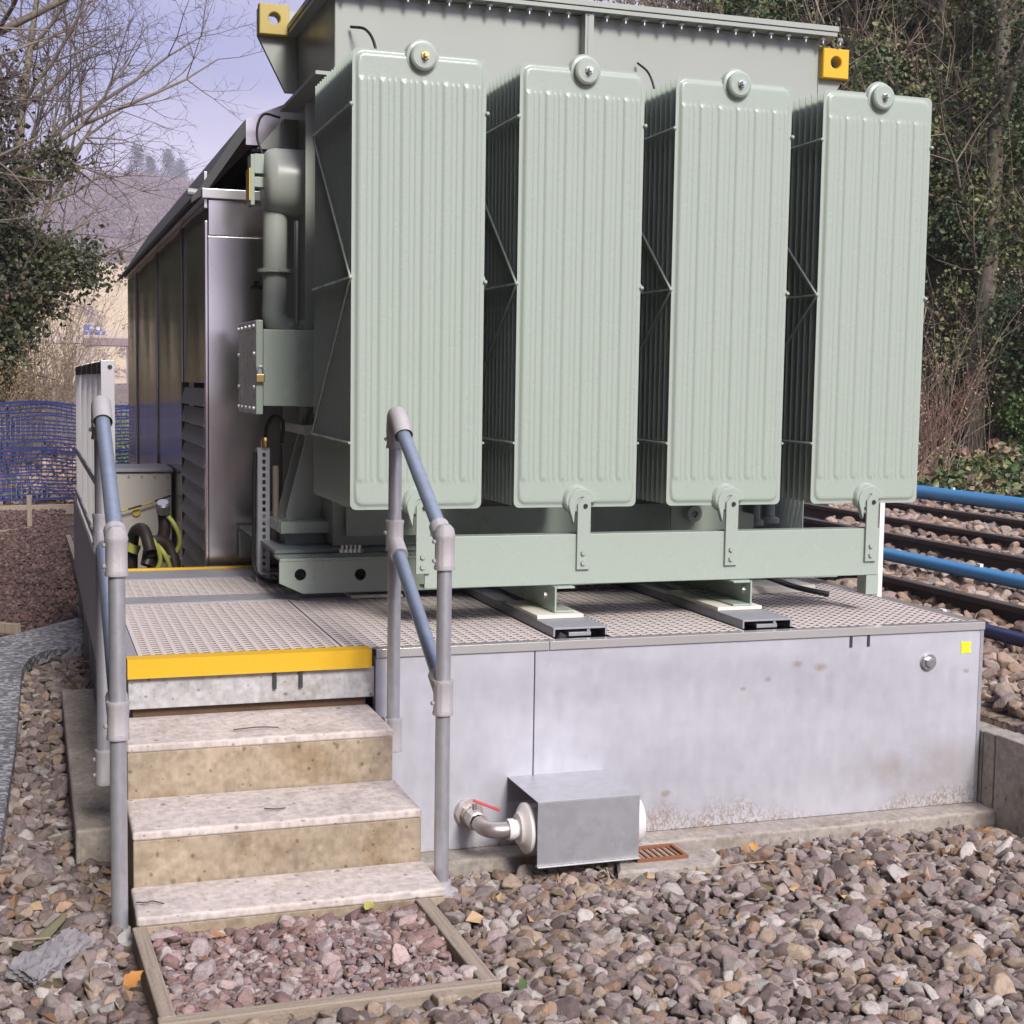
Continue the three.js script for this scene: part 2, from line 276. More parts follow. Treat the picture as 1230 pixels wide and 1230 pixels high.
{
  const wedge = (x, z) => { const q = x / -z; return q > 0.6 && q < 0.86; };
  stones('ballast', 'brown track ballast between the rails', 'ballast', [...scatter(3.72, 6.3, -10, -4.3, 0.06, 0.034, 41, (x, z, s, r) => wedge(x, z), 2), ...scatter(6.3, 9.9, -16, -8, 0.075, 0.038, 42, (x, z) => wedge(x, z), 2)], PALTRACK, 9);
}
// ---------------------------------------------------------------- bund platform
const PY = 0.755, ZF = -4.66, XL = 0.285, XR = 3.49;
{
  const t = thing('equipment_platform', 'raised platform with pale grating top and galvanised bund wall under the transformer', 'platform');
  // front wall panels (uv runs along the whole front)
  const panel = (x0, x1) => { const g = bx(x0, x1, 0.045, 0.728, ZF - 0.05, ZF, 0.003); const p = g.attributes.position, uv = g.attributes.uv; for (let i = 0; i < p.count; i++) uv.setXY(i, p.getX(i) - 0.26, p.getY(i) - 0.03); return g; };
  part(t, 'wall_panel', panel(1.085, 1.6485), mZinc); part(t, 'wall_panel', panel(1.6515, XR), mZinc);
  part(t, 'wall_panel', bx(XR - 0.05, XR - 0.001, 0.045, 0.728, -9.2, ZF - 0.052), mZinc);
  part(t, 'wall_panel', bx(XL, XL + 0.05, 0.045, 0.728, -9.2, ZF - 0.075), mGalvDull);
  part(t, 'wall_panel', bx(XL + 0.05, XR - 0.05, 0.045, 0.72, -6.93, -6.89), mGalvDull);
  part(t, 'bund_floor', bx(XL + 0.05, XR - 0.05, 0.03, 0.06, -9.2, ZF - 0.055), mDark);
  part(t, 'corner_strip', bx(XR - 0.012, XR + 0.003, 0.045, 0.73, ZF - 0.02, ZF + 0.0025, 0.001), mGalv);
  part(t, 'riser_board', bx(XL - 0.003, 1.083, 0.595, 0.698, ZF - 0.055, ZF - 0.01, 0.003), mUpper);
  part(t, 'timber_packing', bx(XL + 0.01, 1.06, 0.54, 0.594, ZF - 0.09, ZF - 0.035, 0.006), mWoodDark);
  // edge trims
  const nose = new THREE.Shape([[0, 0], [0, 0.062], [-0.07, 0.062], [-0.07, 0.055], [-0.008, 0.055], [-0.008, 0]].map(p => new THREE.Vector2(p[0], p[1])));
  const ng = ext(nose, 1.075 - XL); ng.rotateY(Math.PI / 2); // shape x -> -z ... extrude z -> x
  ng.scale(1, 1, -1); { const ix = ng.index; const p = ng.attributes.position; for (let i = 0; i < p.count; i += 3) { for (const a of ['position', 'normal', 'uv']) { const at = ng.attributes[a], n = at.itemSize; for (let q = 0; q < n; q++) { const s = at.array[(i + 1) * n + q]; at.array[(i + 1) * n + q] = at.array[(i + 2) * n + q]; at.array[(i + 2) * n + q] = s; } } } ng.computeVertexNormals(); }
  part(t, 'yellow_nosing', ng, mYellow, [XL - 0.006, 0.6985, ZF + 0.012]);
  const trim = (x0, x1) => merge([bx(x0, x1, 0.729, PY + 0.004, ZF - 0.006, ZF + 0.008, 0.0015), bx(x0, x1, PY - 0.002, PY + 0.0035, ZF - 0.04, ZF - 0.0065, 0.001)]);
  part(t, 'edge_trim', trim(1.085, 1.7), mAlu); part(t, 'edge_trim', trim(1.702, XR + 0.004), mAlu);
  part(t, 'edge_trim', bx(XR - 0.035, XR + 0.0035, PY - 0.026, PY + 0.0045, -6.9, ZF - 0.041, 0.001), mAlu);
  part(t, 'edge_trim', bx(XL - 0.004, XL + 0.03, PY - 0.026, PY + 0.0045, -9.2, ZF - 0.061, 0.001), mGalvDull);
  // small fixing clips under the nosing and trim
  for (const x of [0.747, 0.833, 2.905, 2.98]) { const y = x < 1.1 ? 0.665 : 0.708; part(t, 'clip', bx(x - 0.006, x + 0.006, y - 0.024, y + 0.03, ZF - 0.012, ZF + 0.003, 0.001), mDark); }
  // grating panels, each a lattice of bars
  const pitch = 0.0385, bar = 0.0145;
  function grating(x0, x1, z0, z1) {
    const l = []; const top = PY;
    const nx = Math.max(1, Math.round((x1 - x0 - bar) / pitch)), px = (x1 - x0 - bar) / nx, nz = Math.max(1, Math.round((z1 - z0 - bar) / pitch)), pz = (z1 - z0 - bar) / nz;
    const c = [];
    for (let i = 0; i <= nx; i++) { l.push(bx(x0 + i * px + 0.0005, x0 + i * px + bar - 0.0005, top - 0.03, top - 0.0022, z0, z1, 0)); c.push(bx(x0 + i * px, x0 + i * px + bar, top - 0.0021, top, z0, z1, 0)); }
    for (let j = 0; j <= nz; j++) { l.push(bx(x0 + 0.001, x1 - 0.001, top - 0.0295, top - 0.0032, z0 + j * pz + 0.0005, z0 + j * pz + bar - 0.0005, 0)); c.push(bx(x0 + 0.001, x1 - 0.001, top - 0.0031, top - 0.0008, z0 + j * pz, z0 + j * pz + bar, 0)); }
    const gp = part(t, 'grating_panel', merge(l), mGRPdark); part(gp, 'grit_surface', merge(c), mGRP);
  }
  const zA = ZF - 0.075, zB = -5.83;
  grating(XL + 0.034, 0.985, zB, zA); grating(0.991, 1.742, zB, ZF - 0.042); grating(1.961, 2.488, zB, ZF - 0.042); grating(2.71, XR - 0.037, zB, ZF - 0.042);
  grating(XL + 0.034, 1.05, -6.55, -6.02); grating(1.956, 2.488, -6.86, zB - 0.004); grating(2.71, XR - 0.037, -6.86, zB - 0.004); grating(1.06, 1.742, -6.86, -6.02);
  // flat plates across the walkway
  part(t, 'cover_plate', bx(XL + 0.032, 1.74, PY - 0.012, PY + 0.003, -6.015, -5.836, 0.001), mGalvDull);
  part(t, 'cover_plate', bx(XL + 0.032, 1.05, PY - 0.012, PY + 0.003, -6.84, -6.556, 0.001), mGalvDull);
  part(t, 'yellow_edge', bx(XL + 0.032, 1.05, PY - 0.012, PY + 0.012, -6.872, -6.844, 0.001), mYellow);
  // supporting beams inside
  for (const z of [-5.2, -5.84, -6.5]) part(t, 'support_beam', bx(XL + 0.06, XR - 0.06, 0.62, PY - 0.033, z - 0.03, z + 0.03), mGalvDull);
  // anchor bolt with washer on the wall
  const b = part(t, 'anchor_bolt', lathe([[0, 0.03], [0.016, 0.03], [0.02, 0.024], [0.02, 0.012]], [3.245, 0.614, ZF], [0, 0, 1], 6), mSteel);
  part(b, 'washer', lathe([[0, 0.012], [0.03, 0.012], [0.033, 0.009], [0.033, 0]], [3.245, 0.614, ZF + 0.0005], [0, 0, 1], 24), mSteel);
  part(t, 'sticker', (() => { const g = ext([[-0.02, -0.024], [0.004, -0.02], [0.024, -0.022], [0.02, 0.002], [0.025, 0.022], [0.002, 0.02], [-0.022, 0.025], [-0.018, 0.0]], 0.0012); g.translate(3.412, 0.662, ZF + 0.001); return g; })(), M({ color: rgb(0.72, 0.85, 0.02), roughness: 0.5 }));
  // concrete footing
  part(t, 'footing', bx(1.06, 3.62, -0.12, 0.044, ZF - 0.1, -4.545, 0.012), mConc);
}
// slab along the shaded side
{
  const t = thing('side_slab', 'shaded concrete footing slab along the left side of the platform', 'slab');
  part(t, 'slab', bx(0.115, 0.262, -0.1, 0.22, -6.83, -4.66, 0.012), mConc);
}
// ---------------------------------------------------------------- steps
{
  const t = thing('concrete_steps', 'three weathered concrete steps up to the yellow edged platform', 'steps');
  const step = (x0, x1, yb, yt, zb, zf) => {
    part(t, 'step', bx(x0, x1, yb, yt - 0.0275, zb, zf, 0.004), mRiser);
    const g = new RoundedBoxGeometry(x1 - x0 + 0.004, 0.027, zf - zb + 0.002, 3, 0.009); const p = g.attributes.position;
    for (let i = 0; i < p.count; i++) { const x = p.getX(i), z = p.getZ(i); if (z > (zf - zb) / 2 - 0.02) p.setY(i, p.getY(i) - 0.004 * fbm(x + 3, yt, 20, 3, 8)); }
    part(t, 'tread', buv(g, yt * 3, yt * 7), mTread, [(x0 + x1) / 2, yt - 0.0135, (zb + zf) / 2 + 0.001]);
  };
  step(0.258, 1.068, 0.1, 0.565, -4.7, -4.345);
  step(0.252, 1.075, 0.05, 0.4, -4.343, -4.015);
  step(0.246, 1.082, 0.02, 0.245, -4.013, -3.775);
}
// ---------------------------------------------------------------- timber edging round the fine gravel
const edging = (label, x0, x1, y0, y1, z0, z1, turn = 0) => { const g = bx(-(x1 - x0) / 2, (x1 - x0) / 2, 0, y1 - y0, -(z1 - z0) / 2, (z1 - z0) / 2, 0.005); const o = solo('edging_board', label, 'board', g, mWood, [(x0 + x1) / 2, y0, (z0 + z1) / 2], [0, turn, 0], 'timber edging round the gravel square'); return o; };
edging('timber edging board on the post side of the fine gravel square', 0.243, 0.281, 0.08, 0.222, -3.772, -3.2, 0.04);
edging('timber edging board on the filter side of the fine gravel square', 1.0, 1.043, 0.07, 0.222, -3.772, -3.19, 0.02);
{ const g = bx(-0.4, 0.405, 0, 0.13, -0.02, 0.02, 0.005); const uv = g.attributes.uv; for (let i = 0; i < uv.count; i++) uv.setXY(i, uv.getY(i), uv.getX(i)); solo('edging_board', 'timber edging board across the front of the fine gravel square', 'board', g, mWood, [0.65, 0.09, -3.195], [0, 0.0, 0], 'timber edging round the gravel square'); }
solo('timber_offcut', 'small square timber peg at the front edging board', 'timber peg', bx(-0.026, 0.026, 0, 0.12, -0.02, 0.02, 0.006), mWood, [0.905, 0.1, -3.15], [0, 0.2, 0]);
// ---------------------------------------------------------------- tube handrails
function fitting(t, name, p, dir, len = 0.085, r = 0.0295) { const h = len / 2; return part(t, name, lathe([[0.0215, -h], [r, -h], [r + 0.001, -h + 0.006], [r - 0.0015, -h + 0.014], [r - 0.0015, h - 0.014], [r + 0.001, h - 0.006], [r, h], [0.0215, h]], p, dir, 24), mCast); }
function screw(f, p, d) { part(f, 'grub_screw', lathe([[0, 0.008], [0.005, 0.008], [0.0065, 0.006], [0.0065, 0]], p, d, 10), mCast); }
function handrail(name, label, x, zn, zf, yb, ynTop, yfb, yfTop, ynMid, yfMid, side, wall = side) {
  const t = thing(name, label, 'handrail', [x, 0, 0], 'handrails beside the steps');
  const R = 0.0215;
  part(t, 'post', cyl([0, yb, zn], [0, ynTop - 0.02, zn], R), mGalv);
  part(t, 'post', cyl([0, yfb, zf], [0, yfTop - 0.03, zf], R), mGalv);
  const dir = V(0, ynTop - yfTop, zn - zf).normalize();
  part(t, 'top_rail', cyl([0, yfTop - 0.015, zf + 0.015], [0, ynTop, zn], R), mGalvSkyTint);
  part(t, 'middle_rail', cyl([0, yfMid, zf], [0, ynMid, zn], R), mGalvSkyTint);
  let f = fitting(t, 'elbow_fitting', [0, yfTop - 0.085, zf], [0, 1, 0], 0.06);
  part(f, 'bend', tube([[0, yfTop - 0.085, zf], [0, yfTop - 0.035, zf], [0, yfTop - 0.008, zf + 0.012], [0, yfTop - 0.02, zf + 0.05], [0, yfTop - 0.015 + dir.y * 0.11, zf + 0.015 + dir.z * 0.11]], 0.0292, 20, 20), mCast);
  screw(f, [side * 0.028, yfTop - 0.085, zf], [side, 0, 0.3]);
  f = fitting(t, 'tee_fitting', [0, ynTop - 0.03, zn], [0, 1, 0], 0.1); part(f, 'socket', lathe([[0.0215, 0.075], [0.0292, 0.075], [0.0292, 0.0], [0, -0.03]], [0, ynTop, zn], [0, -dir.y, -dir.z], 24), mCast);
  part(f, 'cap', lathe([[0, 0.034], [0.016, 0.03], [0.026, 0.018], [0.0295, 0]], [0, ynTop + 0.018, zn], [0, 1, 0], 24), mCast);
  screw(f, [side * 0.028, ynTop - 0.055, zn], [side, 0, 0.3]); screw(f, [side * 0.028, ynTop, zn], [side, 0, 0.3]);
  f = fitting(t, 'tee_fitting', [0, yfMid + 0.02, zf], [0, 1, 0], 0.1); part(f, 'socket', lathe([[0.0215, 0.075], [0.0292, 0.075], [0.0292, 0], [0, -0.03]], [0, yfMid, zf], [0, dir.y, dir.z], 24), mCast); screw(f, [side * 0.028, yfMid + 0.03, zf], [side, 0, 0.3]);
  f = fitting(t, 'tee_fitting', [0, ynMid - 0.02, zn], [0, 1, 0], 0.1); part(f, 'socket', lathe([[0.0215, 0.07], [0.0292, 0.07], [0.0292, 0], [0, -0.03]], [0, ynMid, zn], [0, -dir.y, -dir.z], 24), mCast); screw(f, [side * 0.028, ynMid - 0.035, zn], [side, 0, 0.3]);
  f = fitting(t, 'wall_fitting', [0, yfb + 0.03, zf], [0, 1, 0], 0.11); part(f, 'wall_plate', bx(-wall * 0.03 - 0.004, -wall * 0.03 + 0.004, yfb - 0.04, yfb + 0.09, zf - 0.025, zf + 0.025, 0.003), mCast); screw(f, [side * 0.028, yfb + 0.055, zf], [side, 0, 0.3]); screw(f, [side * 0.028, yfb + 0.005, zf], [side, 0, 0.3]);
  const b = part(t, 'base_flange', lathe([[0.0215, 0.04], [0.028, 0.04], [0.03, 0.012], [0.05, 0.009], [0.05, 0], [0, 0]], [0, yb, zn], [0, 1, 0], 24), mCast); void b;
}
handrail('tube_handrail', 'galvanised tube handrail between the steps and the drain filter', 1.112, -3.925, -4.52, 0.17, 1.2, 0.47, 1.552, 0.77, 1.135, -1, 1);
handrail('tube_handrail', 'galvanised tube handrail on the fence side of the steps', 0.205, -3.83, -4.62, 0.16, 1.22, 0.40, 1.575, 0.78, 1.16, -1);
// guard rail of flat posts along the walkway
{
  const t = thing('guard_rail', 'pale metal guard rail of flat posts along the walkway edge', 'guard rail', [XL - 0.006, 0, 0]);
  const zs = [-5.7, -6.15, -6.7, -7.3, -8.05, -9.1];
  zs.forEach((z, i) => { const w = i ? 0.042 : 0.05; const p = part(t, 'post', bx(-w / 2, w / 2, 0.1, 1.715, z - 0.006, z + 0.006, 0.001), mAlu); if (!i) { part(p, 'bolt', lathe([[0, 0.005], [0.008, 0.005], [0.009, 0]], [0.008, 1.69, z + 0.0062], [0, 0, 1], 10), mBlack); } else part(p, 'web', bx(w / 2 - 0.004, w / 2, 0.1, 1.71, z - 0.05, z - 0.0065, 0.0006), mGalvDull); });
  part(t, 'top_rail', bx(-0.02, 0.014, 1.665, 1.712, -9.1, -5.712, 0.002), mDark);  // near-black colour stands for the shade on the rail side and underside
  part(t, 'middle_rail', bx(-0.03, -0.022, 1.2, 1.235, -9.1, -5.7, 0.001), mGalvDull); part(t, 'middle_rail', bx(-0.03, -0.022, 0.95, 0.985, -9.1, -5.7, 0.001), mGalvDull);
  part(t, 'toe_board', bx(-0.04, -0.032, 0.5, 0.93, -9.1, -5.2, 0.001), mGalvDull);
}
// ---------------------------------------------------------------- transformer
const TX = thing('transformer', 'large grey green power transformer with four finned radiators on the platform', 'transformer');
{
  const T = TX, TZ = -6.0, TL = 1.206, TR = 3.46, TB = -6.92, TOP = 3.245;
  part(T, 'tank', bx(TL, TR, 0.95, TOP, TB, TZ, 0.006), mPaintTank);
  const fl = part(T, 'tank_flange', bx(TL - 0.05, TR + 0.05, TOP, TOP + 0.018, TB - 0.05, TZ + 0.075, 0.002), mPaintTank);
  part(T, 'tank_cover', bx(TL - 0.055, TR + 0.055, TOP + 0.021, TOP + 0.045, TB - 0.055, TZ + 0.08, 0.002), mPaintTank);
  const boltG = merge([lathe([[0, 0.0], [0.013, 0.0], [0.014, -0.014], [0.0, -0.016]], [0, 0, 0], [0, 1, 0], 6), cyl([0, -0.03, 0], [0, -0.014, 0], 0.007, 0.007, 8)]);
  for (let i = 0; i < 27; i++) part(fl, 'bolt', boltG, mSteel, [TL + 0.03 + i * 0.0885, TOP - 0.0005, TZ + 0.05]);
  // stiffeners
  part(T, 'stiffener', bx(2.285, 2.297, 2.3, TOP - 0.002, TZ, TZ + 0.06, 0.001), mPaintTank); part(T, 'stiffener', bx(2.298, 2.325, 2.3, TOP - 0.002, TZ + 0.05, TZ + 0.06, 0.001), mPaintTank);
  part(T, 'stiffener', bx(1.135, TL - 0.001, 1.0, 2.86, -6.84, -6.83, 0.001), mPaintTank);
  part(T, 'stiffener', bx(1.14, TL - 0.001, 1.0, 2.84, -6.3, -6.29, 0.001), mPaintTank);
  part(T, 'shelf_flange', bx(1.12, TL - 0.001, 2.895, 2.91, -6.85, TZ + 0.04, 0.001), mPaintTank);
  const gus = ext([[0, 0], [0, 0.14], [-0.12, 0]], 0.012); part(T, 'bracket_plate', gus, mPaintTank, [1.135, 2.72, -6.86]);
  // lifting lugs
  const plateH = (pts, hx, hy) => { const sh = new THREE.Shape(pts.map(p => new THREE.Vector2(...p))); const h = new THREE.Path(); h.absarc(hx, hy, 0.027, 0, Math.PI * 2, true); sh.holes.push(h); return ext(sh, 0.03); };
  const lugR = plateH([[0, 0], [0.155, 0.0], [0.155, -0.10], [0.07, -0.22], [0.0, -0.24]], 0.07, -0.065); const lr = part(T, 'lifting_plate', lugR, mPaintTank, [TR, 3.205, TZ - 0.03]);
  const lugS = (s) => { const sh = new THREE.Shape([[-s, -s], [s, -s], [s, s], [-s, s]].map(p => new THREE.Vector2(...p))); const h = new THREE.Path(); h.absarc(0, 0.005, 0.027, 0, Math.PI * 2, true); sh.holes.push(h); return ext(sh, 0.045, 0.004); };
  part(T, 'lifting_lug', lugS(0.067), mYellow, [3.53, 3.135, TZ - 0.012]); void lr;
  // the hole goes through: dark pin sleeve
  const ll = plateH([[0, 0], [-0.185, 0], [-0.185, -0.12], [-0.055, -0.37], [0, -0.37]], -0.114, -0.05); part(T, 'lifting_plate', ll, mPaintTank, [TL - 0.001, 3.36, -6.9]);
  part(T, 'lifting_lug', lugS(0.069), M({ color: rgb(0.40, 0.31, 0.075), roughness: 0.5 }), [1.09, 3.305, -6.868]);  // duller yellow than its twin: the shade on this lug is put into its colour
  part(T, 'top_box', bx(2.9, 3.02, TOP + 0.046, 3.40, -6.5, -6.35), mPaintDark); part(T, 'top_rod', cyl([3.08, TOP + 0.046, -6.3], [3.4, 3.36, -6.3], 0.008), mBeige);
  // ---- radiators
  const W = 0.487, HT = 1.607, ZR = -5.02, Y0 = 1.194, FP = 0.0455, NF = 16;
  function frontFin() {
    const xs = [], ys = []; const nx = 150;
    for (let i = 0; i <= nx; i++) xs.push(-W / 2 + W * i / nx);
    for (const y of [0, 0.006, 0.012, 0.017, 0.022, 0.03, 0.05, 0.075, 0.092, 0.099, 0.104, 0.109, 0.115, 0.125]) ys.push(y); for (let i = 1; i < 14; i++) ys.push(0.125 + (HT - 0.25) * i / 14); for (const y of [0.125, 0.115, 0.109, 0.104, 0.099, 0.092, 0.075, 0.05, 0.03, 0.022, 0.017, 0.012, 0.006, 0]) ys.push(HT - y);
    const cr = 0.022;
    const flute = (x) => { const P = W * 0.94 / 6, q = ((x + W / 2 - W * 0.03) / P % 1 + 1) % 1; const b = (c, w) => { const d = Math.abs(q - c) / w; return d < 1 ? Math.cos(d * Math.PI / 2) ** 0.6 : 0; }; return Math.max(b(0.24, 0.19), 0.62 * b(0.56, 0.12), 0.62 * b(0.83, 0.12)); };
    const pos = [], uv = [], id = [];
    const dep = (x, y) => {
      const ex = W / 2 - Math.abs(x), ey = Math.min(y, HT - y);
      // rounded inset distance
      let e = Math.min(ex, ey); if (ex < 0.045 && ey < 0.045) e = 0.045 - Math.min(0.045, Math.hypot(0.045 - ex, 0.045 - ey));
      let d = 0.0075 * sst(0.011, 0.021, e); const fy = sst(0.094, 0.112, ey); const fx = sst(0.012, 0.02, ex);
      d += 0.0058 * (flute(x) - 0.25) * fy * fx; return d;
    };
    ys.forEach((y) => xs.forEach((x) => { const ex = W / 2 - Math.abs(x), ey = Math.min(y, HT - y); let X = x, Y = y; if (ex < cr && ey < cr) { const h = Math.hypot(cr - ex, cr - ey); if (h > cr) { const f = cr / h; X = Math.sign(x) * (W / 2 - cr + (cr - ex) * f); Y = y < HT / 2 ? cr - (cr - ey) * f : HT - cr + (cr - ey) * f; } } pos.push(X, Y, dep(x, y)); uv.push(X, Y); }));
    const n = xs.length; for (let j = 0; j < ys.length - 1; j++) for (let i = 0; i < n - 1; i++) { const a = j * n + i; id.push(a, a + 1, a + n, a + 1, a + n + 1, a + n); }
    const g = new THREE.BufferGeometry(); g.setAttribute('position', new THREE.Float32BufferAttribute(pos, 3)); g.setAttribute('uv', new THREE.Float32BufferAttribute(uv, 2)); g.setIndex(id); g.computeVertexNormals();
    // back sheet, closing the panel
    const sh = new THREE.Shape(); const a = W / 2; sh.moveTo(-a + cr, 0); sh.lineTo(a - cr, 0); sh.absarc(a - cr, cr, cr, -Math.PI / 2, 0, false); sh.lineTo(a, HT - cr); sh.absarc(a - cr, HT - cr, cr, 0, Math.PI / 2, false); sh.lineTo(-a + cr, HT); sh.absarc(-a + cr, HT - cr, cr, Math.PI / 2, Math.PI, false); sh.lineTo(-a, cr); sh.absarc(-a + cr, cr, cr, Math.PI, Math.PI * 1.5, false);
    const back = new THREE.ExtrudeGeometry(sh, { depth: 0.0025, bevelEnabled: false, curveSegments: 5 }); back.translate(0, 0, -0.0026);
    return merge([g, back]);
  }
  const finF = frontFin();
  const finI = (() => { const a = W / 2; const l = []; // lens shaped panel, seam flange outermost
    const sec = [[-a, -0.0012], [-a + 0.03, -0.0012], [-a + 0.036, -0.0045], [a - 0.036, -0.0045], [a - 0.03, -0.0012], [a, -0.0012], [a, 0.0012], [a - 0.03, 0.0012], [a - 0.036, 0.0045], [-a + 0.036, 0.0045], [-a + 0.03, 0.0012], [-a, 0.0012]];
    const g = ext(sec, HT - 0.01); g.rotateX(-Math.PI / 2); g.translate(0, 0.005, 0); l.push(g); return merge(l); })();
  const pipeG = (y, r) => cyl([0, y, TZ + 0.002], [0, y, ZR - 0.012], r, r, 24);
  const rodPts = { L: -W / 2 - 0.004, R: W / 2 + 0.004 };
  const centres = [1.0715, 1.6845, 2.2985, 2.9225].map(x => x + W / 2);
  centres.forEach((cx, i) => {
    const r = new THREE.Group(); r.name = 'radiator'; r.position.set(cx, Y0, 0); T.add(r);
    part(r, 'front_fin', finF, mPaint, [0, 0, ZR]);
    for (let k = 1; k < NF; k++) part(r, 'fin', finI, mPaint, [0, 0, ZR - 0.004 - k * FP]);
    const zb = ZR - NF * FP + 0.02;
    part(r, 'header_pipe', pipeG(HT - 0.02, 0.041), mPaint); part(r, 'header_pipe', pipeG(0.035, 0.041), mPaint);
    // upper boss with vent plug
    part(r, 'header_boss', lathe([[0, 0.036], [0.04, 0.036], [0.0465, 0.031], [0.048, 0.026], [0.048, 0.014], [0.046, 0.012], [0.058, 0.009], [0.066, -0.006]], [0.005, HT - 0.018, ZR], [0, 0, 1], 32), mPaint);
    part(r, 'vent_plug', merge([lathe([[0, 0.026], [0.008, 0.026], [0.01, 0.02], [0.01, 0.008], [0.0145, 0.008], [0.0145, 0]], [0.007, HT - 0.017, ZR + 0.036], [0, 0, 1], 6)]), i === 0 ? mBrass : mSteel);
    part(r, 'header_boss', lathe([[0, 0.022], [0.045, 0.022], [0.053, 0.014], [0.058, -0.006]], [0.0, 0.03, ZR], [0, 0, 1], 32), mPaint);
    // tie rods on both flanks: three level, two crossing
    for (const sd of ['L', 'R']) {
      const x = rodPts[sd]; for (const y of [HT - 0.195, 0.815, 0.245]) part(r, 'tie_rod', cyl([x, y, zb], [x, y + (y < 0.3 ? -0.006 : 0.004), ZR + 0.002], 0.0045, 0.0045, 8), mPaint);
      part(r, 'tie_rod', cyl([x, HT - 0.2, zb], [x, 0.82, ZR + 0.002], 0.0045, 0.0045, 8), mPaint); part(r, 'tie_rod', cyl([x, 0.25, zb], [x, 0.812, ZR], 0.0045, 0.0045, 8), mPaint);
      for (const y of [HT - 0.193, 0.819]) part(r, 'rod_end', new THREE.SphereGeometry(0.008, 10, 8), mPaint, [x, y, ZR + 0.004]);
    }
  });
  // ---- radiator support beam with hangers
  const BZ = -5.0;
  const beam = (() => { const s = [[0, 0], [0, 0.19], [-0.07, 0.19], [-0.07, 0.183], [-0.008, 0.183], [-0.008, 0.007], [-0.07, 0.007], [-0.07, 0]]; const g = ext(s, 3.228 - 1.342, 0.0015); g.rotateY(-Math.PI / 2); g.scale(-1, 1, 1); return g; })();
  // build the beam directly from boxes (front web, two flanges)
  void beam;
  part(T, 'support_beam', merge([bx(1.342, 3.232, 0.905, 1.094, BZ - 0.009, BZ, 0.003), bx(1.342, 3.232, 1.086, 1.093, BZ - 0.075, BZ - 0.0095, 0.001), bx(1.342, 3.232, 0.906, 0.913, BZ - 0.075, BZ - 0.0095, 0.001)]), mPaint);
  const hanger = (() => { const s = new THREE.Shape(); s.moveTo(-0.026, 0); s.lineTo(0.026, 0); s.lineTo(0.026, 0.255); s.absarc(0.006, 0.255, 0.02, 0, Math.PI * 0.6, false); s.lineTo(-0.026, 0.245); s.lineTo(-0.026, 0); return ext(s, 0.008, 0.001); })();
  centres.forEach((cx, i) => {
    const x = [1.333, 1.952, 2.565, 3.187][i];
    const h = part(T, 'hanger_bracket', hanger, mPaint, [x, 0.962, BZ + 0.003]);
    part(h, 'bolt', lathe([[0, 0.009], [0.009, 0.009], [0.0105, 0.006], [0.0105, 0]], [-0.002, 0.062, 0.0085], [0, 0, 1], 6), mPaint); part(h, 'bolt', lathe([[0, 0.009], [0.009, 0.009], [0.0105, 0.006], [0.0105, 0]], [-0.002, 0.025, 0.0085], [0, 0, 1], 6), mPaint);
    part(h, 'pin', lathe([[0, 0.006], [0.008, 0.006], [0.009, 0]], [0.004, 0.238, 0.0085], [0, 0, 1], 12), mBlack);
    part(h, 'hook_plate', (() => { const s = new THREE.Shape(); s.absarc(0, 0, 0.056, Math.PI * 0.05, Math.PI * 1.12, false); s.lineTo(-0.035, -0.075); s.lineTo(-0.03, -0.02); s.absarc(0, 0, 0.026, Math.PI * 1.1, Math.PI * 0.05, true); return ext(s, 0.02, 0.002); })(), mPaint, [-0.004, 0.245, -0.018]);
  });
  part(T, 'beam_end_leg', bx(3.178, 3.236, 0.825, 0.904, BZ - 0.07, BZ - 0.002, 0.003), mPaint);
  // cross channels under the beam
  const chan = (x, s) => merge([bx(Math.min(x, x + s * 0.008), Math.max(x, x + s * 0.008), 0.805, 0.903, -6.9, -4.965, 0.003), bx(Math.min(x + s * 0.0085, x + s * 0.08), Math.max(x + s * 0.0085, x + s * 0.08), 0.895, 0.9025, -6.9, -4.966, 0.002), bx(Math.min(x + s * 0.0085, x + s * 0.08), Math.max(x + s * 0.0085, x + s * 0.08), 0.8055, 0.813, -6.9, -4.966, 0.002)]);
  const c1 = part(T, 'cross_channel', chan(1.832, 1), mPaint); part(c1, 'bolt', lathe([[0, 0.01], [0.012, 0.01], [0.014, 0]], [1.8315, 0.86, -5.06], [-1, 0, 0], 6), mSteel);
  const c2 = part(T, 'cross_channel', chan(2.648, -1), mPaint); part(c2, 'bolt', lathe([[0, 0.012], [0.016, 0.012], [0.018, 0]], [2.6395, 0.862, -5.02], [-1, 0, 0], 6), mSteel);
  // ---- main base frame
  const bs = new THREE.Shape([[0.94, 0.835], [1.035, 0.79], [3.5, 0.79], [3.5, 0.922], [0.94, 0.922]].map(p => new THREE.Vector2(...p)));
  for (const [x, y] of [[1.025, 0.868], [1.272, 0.862]]) { const h = new THREE.Path(); h.absarc(x, y, 0.024, 0, Math.PI * 2, true); bs.holes.push(h); }
  part(T, 'base_frame', ext(bs, 0.012), mPaint, [0, 0, -5.762]); part(T, 'base_frame', bx(0.942, 3.498, 0.923, 0.934, -5.9, -5.748, 0.001), mPaint);
  part(T, 'base_frame', bx(0.95, 3.49, 0.79, 0.922, -7.0, -6.985), mPaint);
  part(T, 'base_frame', bx(0.95, 3.49, 0.935, 0.948, -6.98, -5.92, 0.001), mPaintDark);
  for (let i = 0; i < 5; i++) part(T, 'frame_bolt', boltG, mSteel, [1.2 + i * 0.018, 0.952, -5.77], [Math.PI, 0, 0]);
  // lower tank skirt behind the radiators
  part(T, 'skirt_plate', bx(1.25, 3.1, 1.0, 1.12, -5.94, -5.93, 0.001), mPaint); part(T, 'skirt_plate', bx(1.25, 3.1, 1.16, 1.24, -5.97, -5.955, 0.001), mPaint);
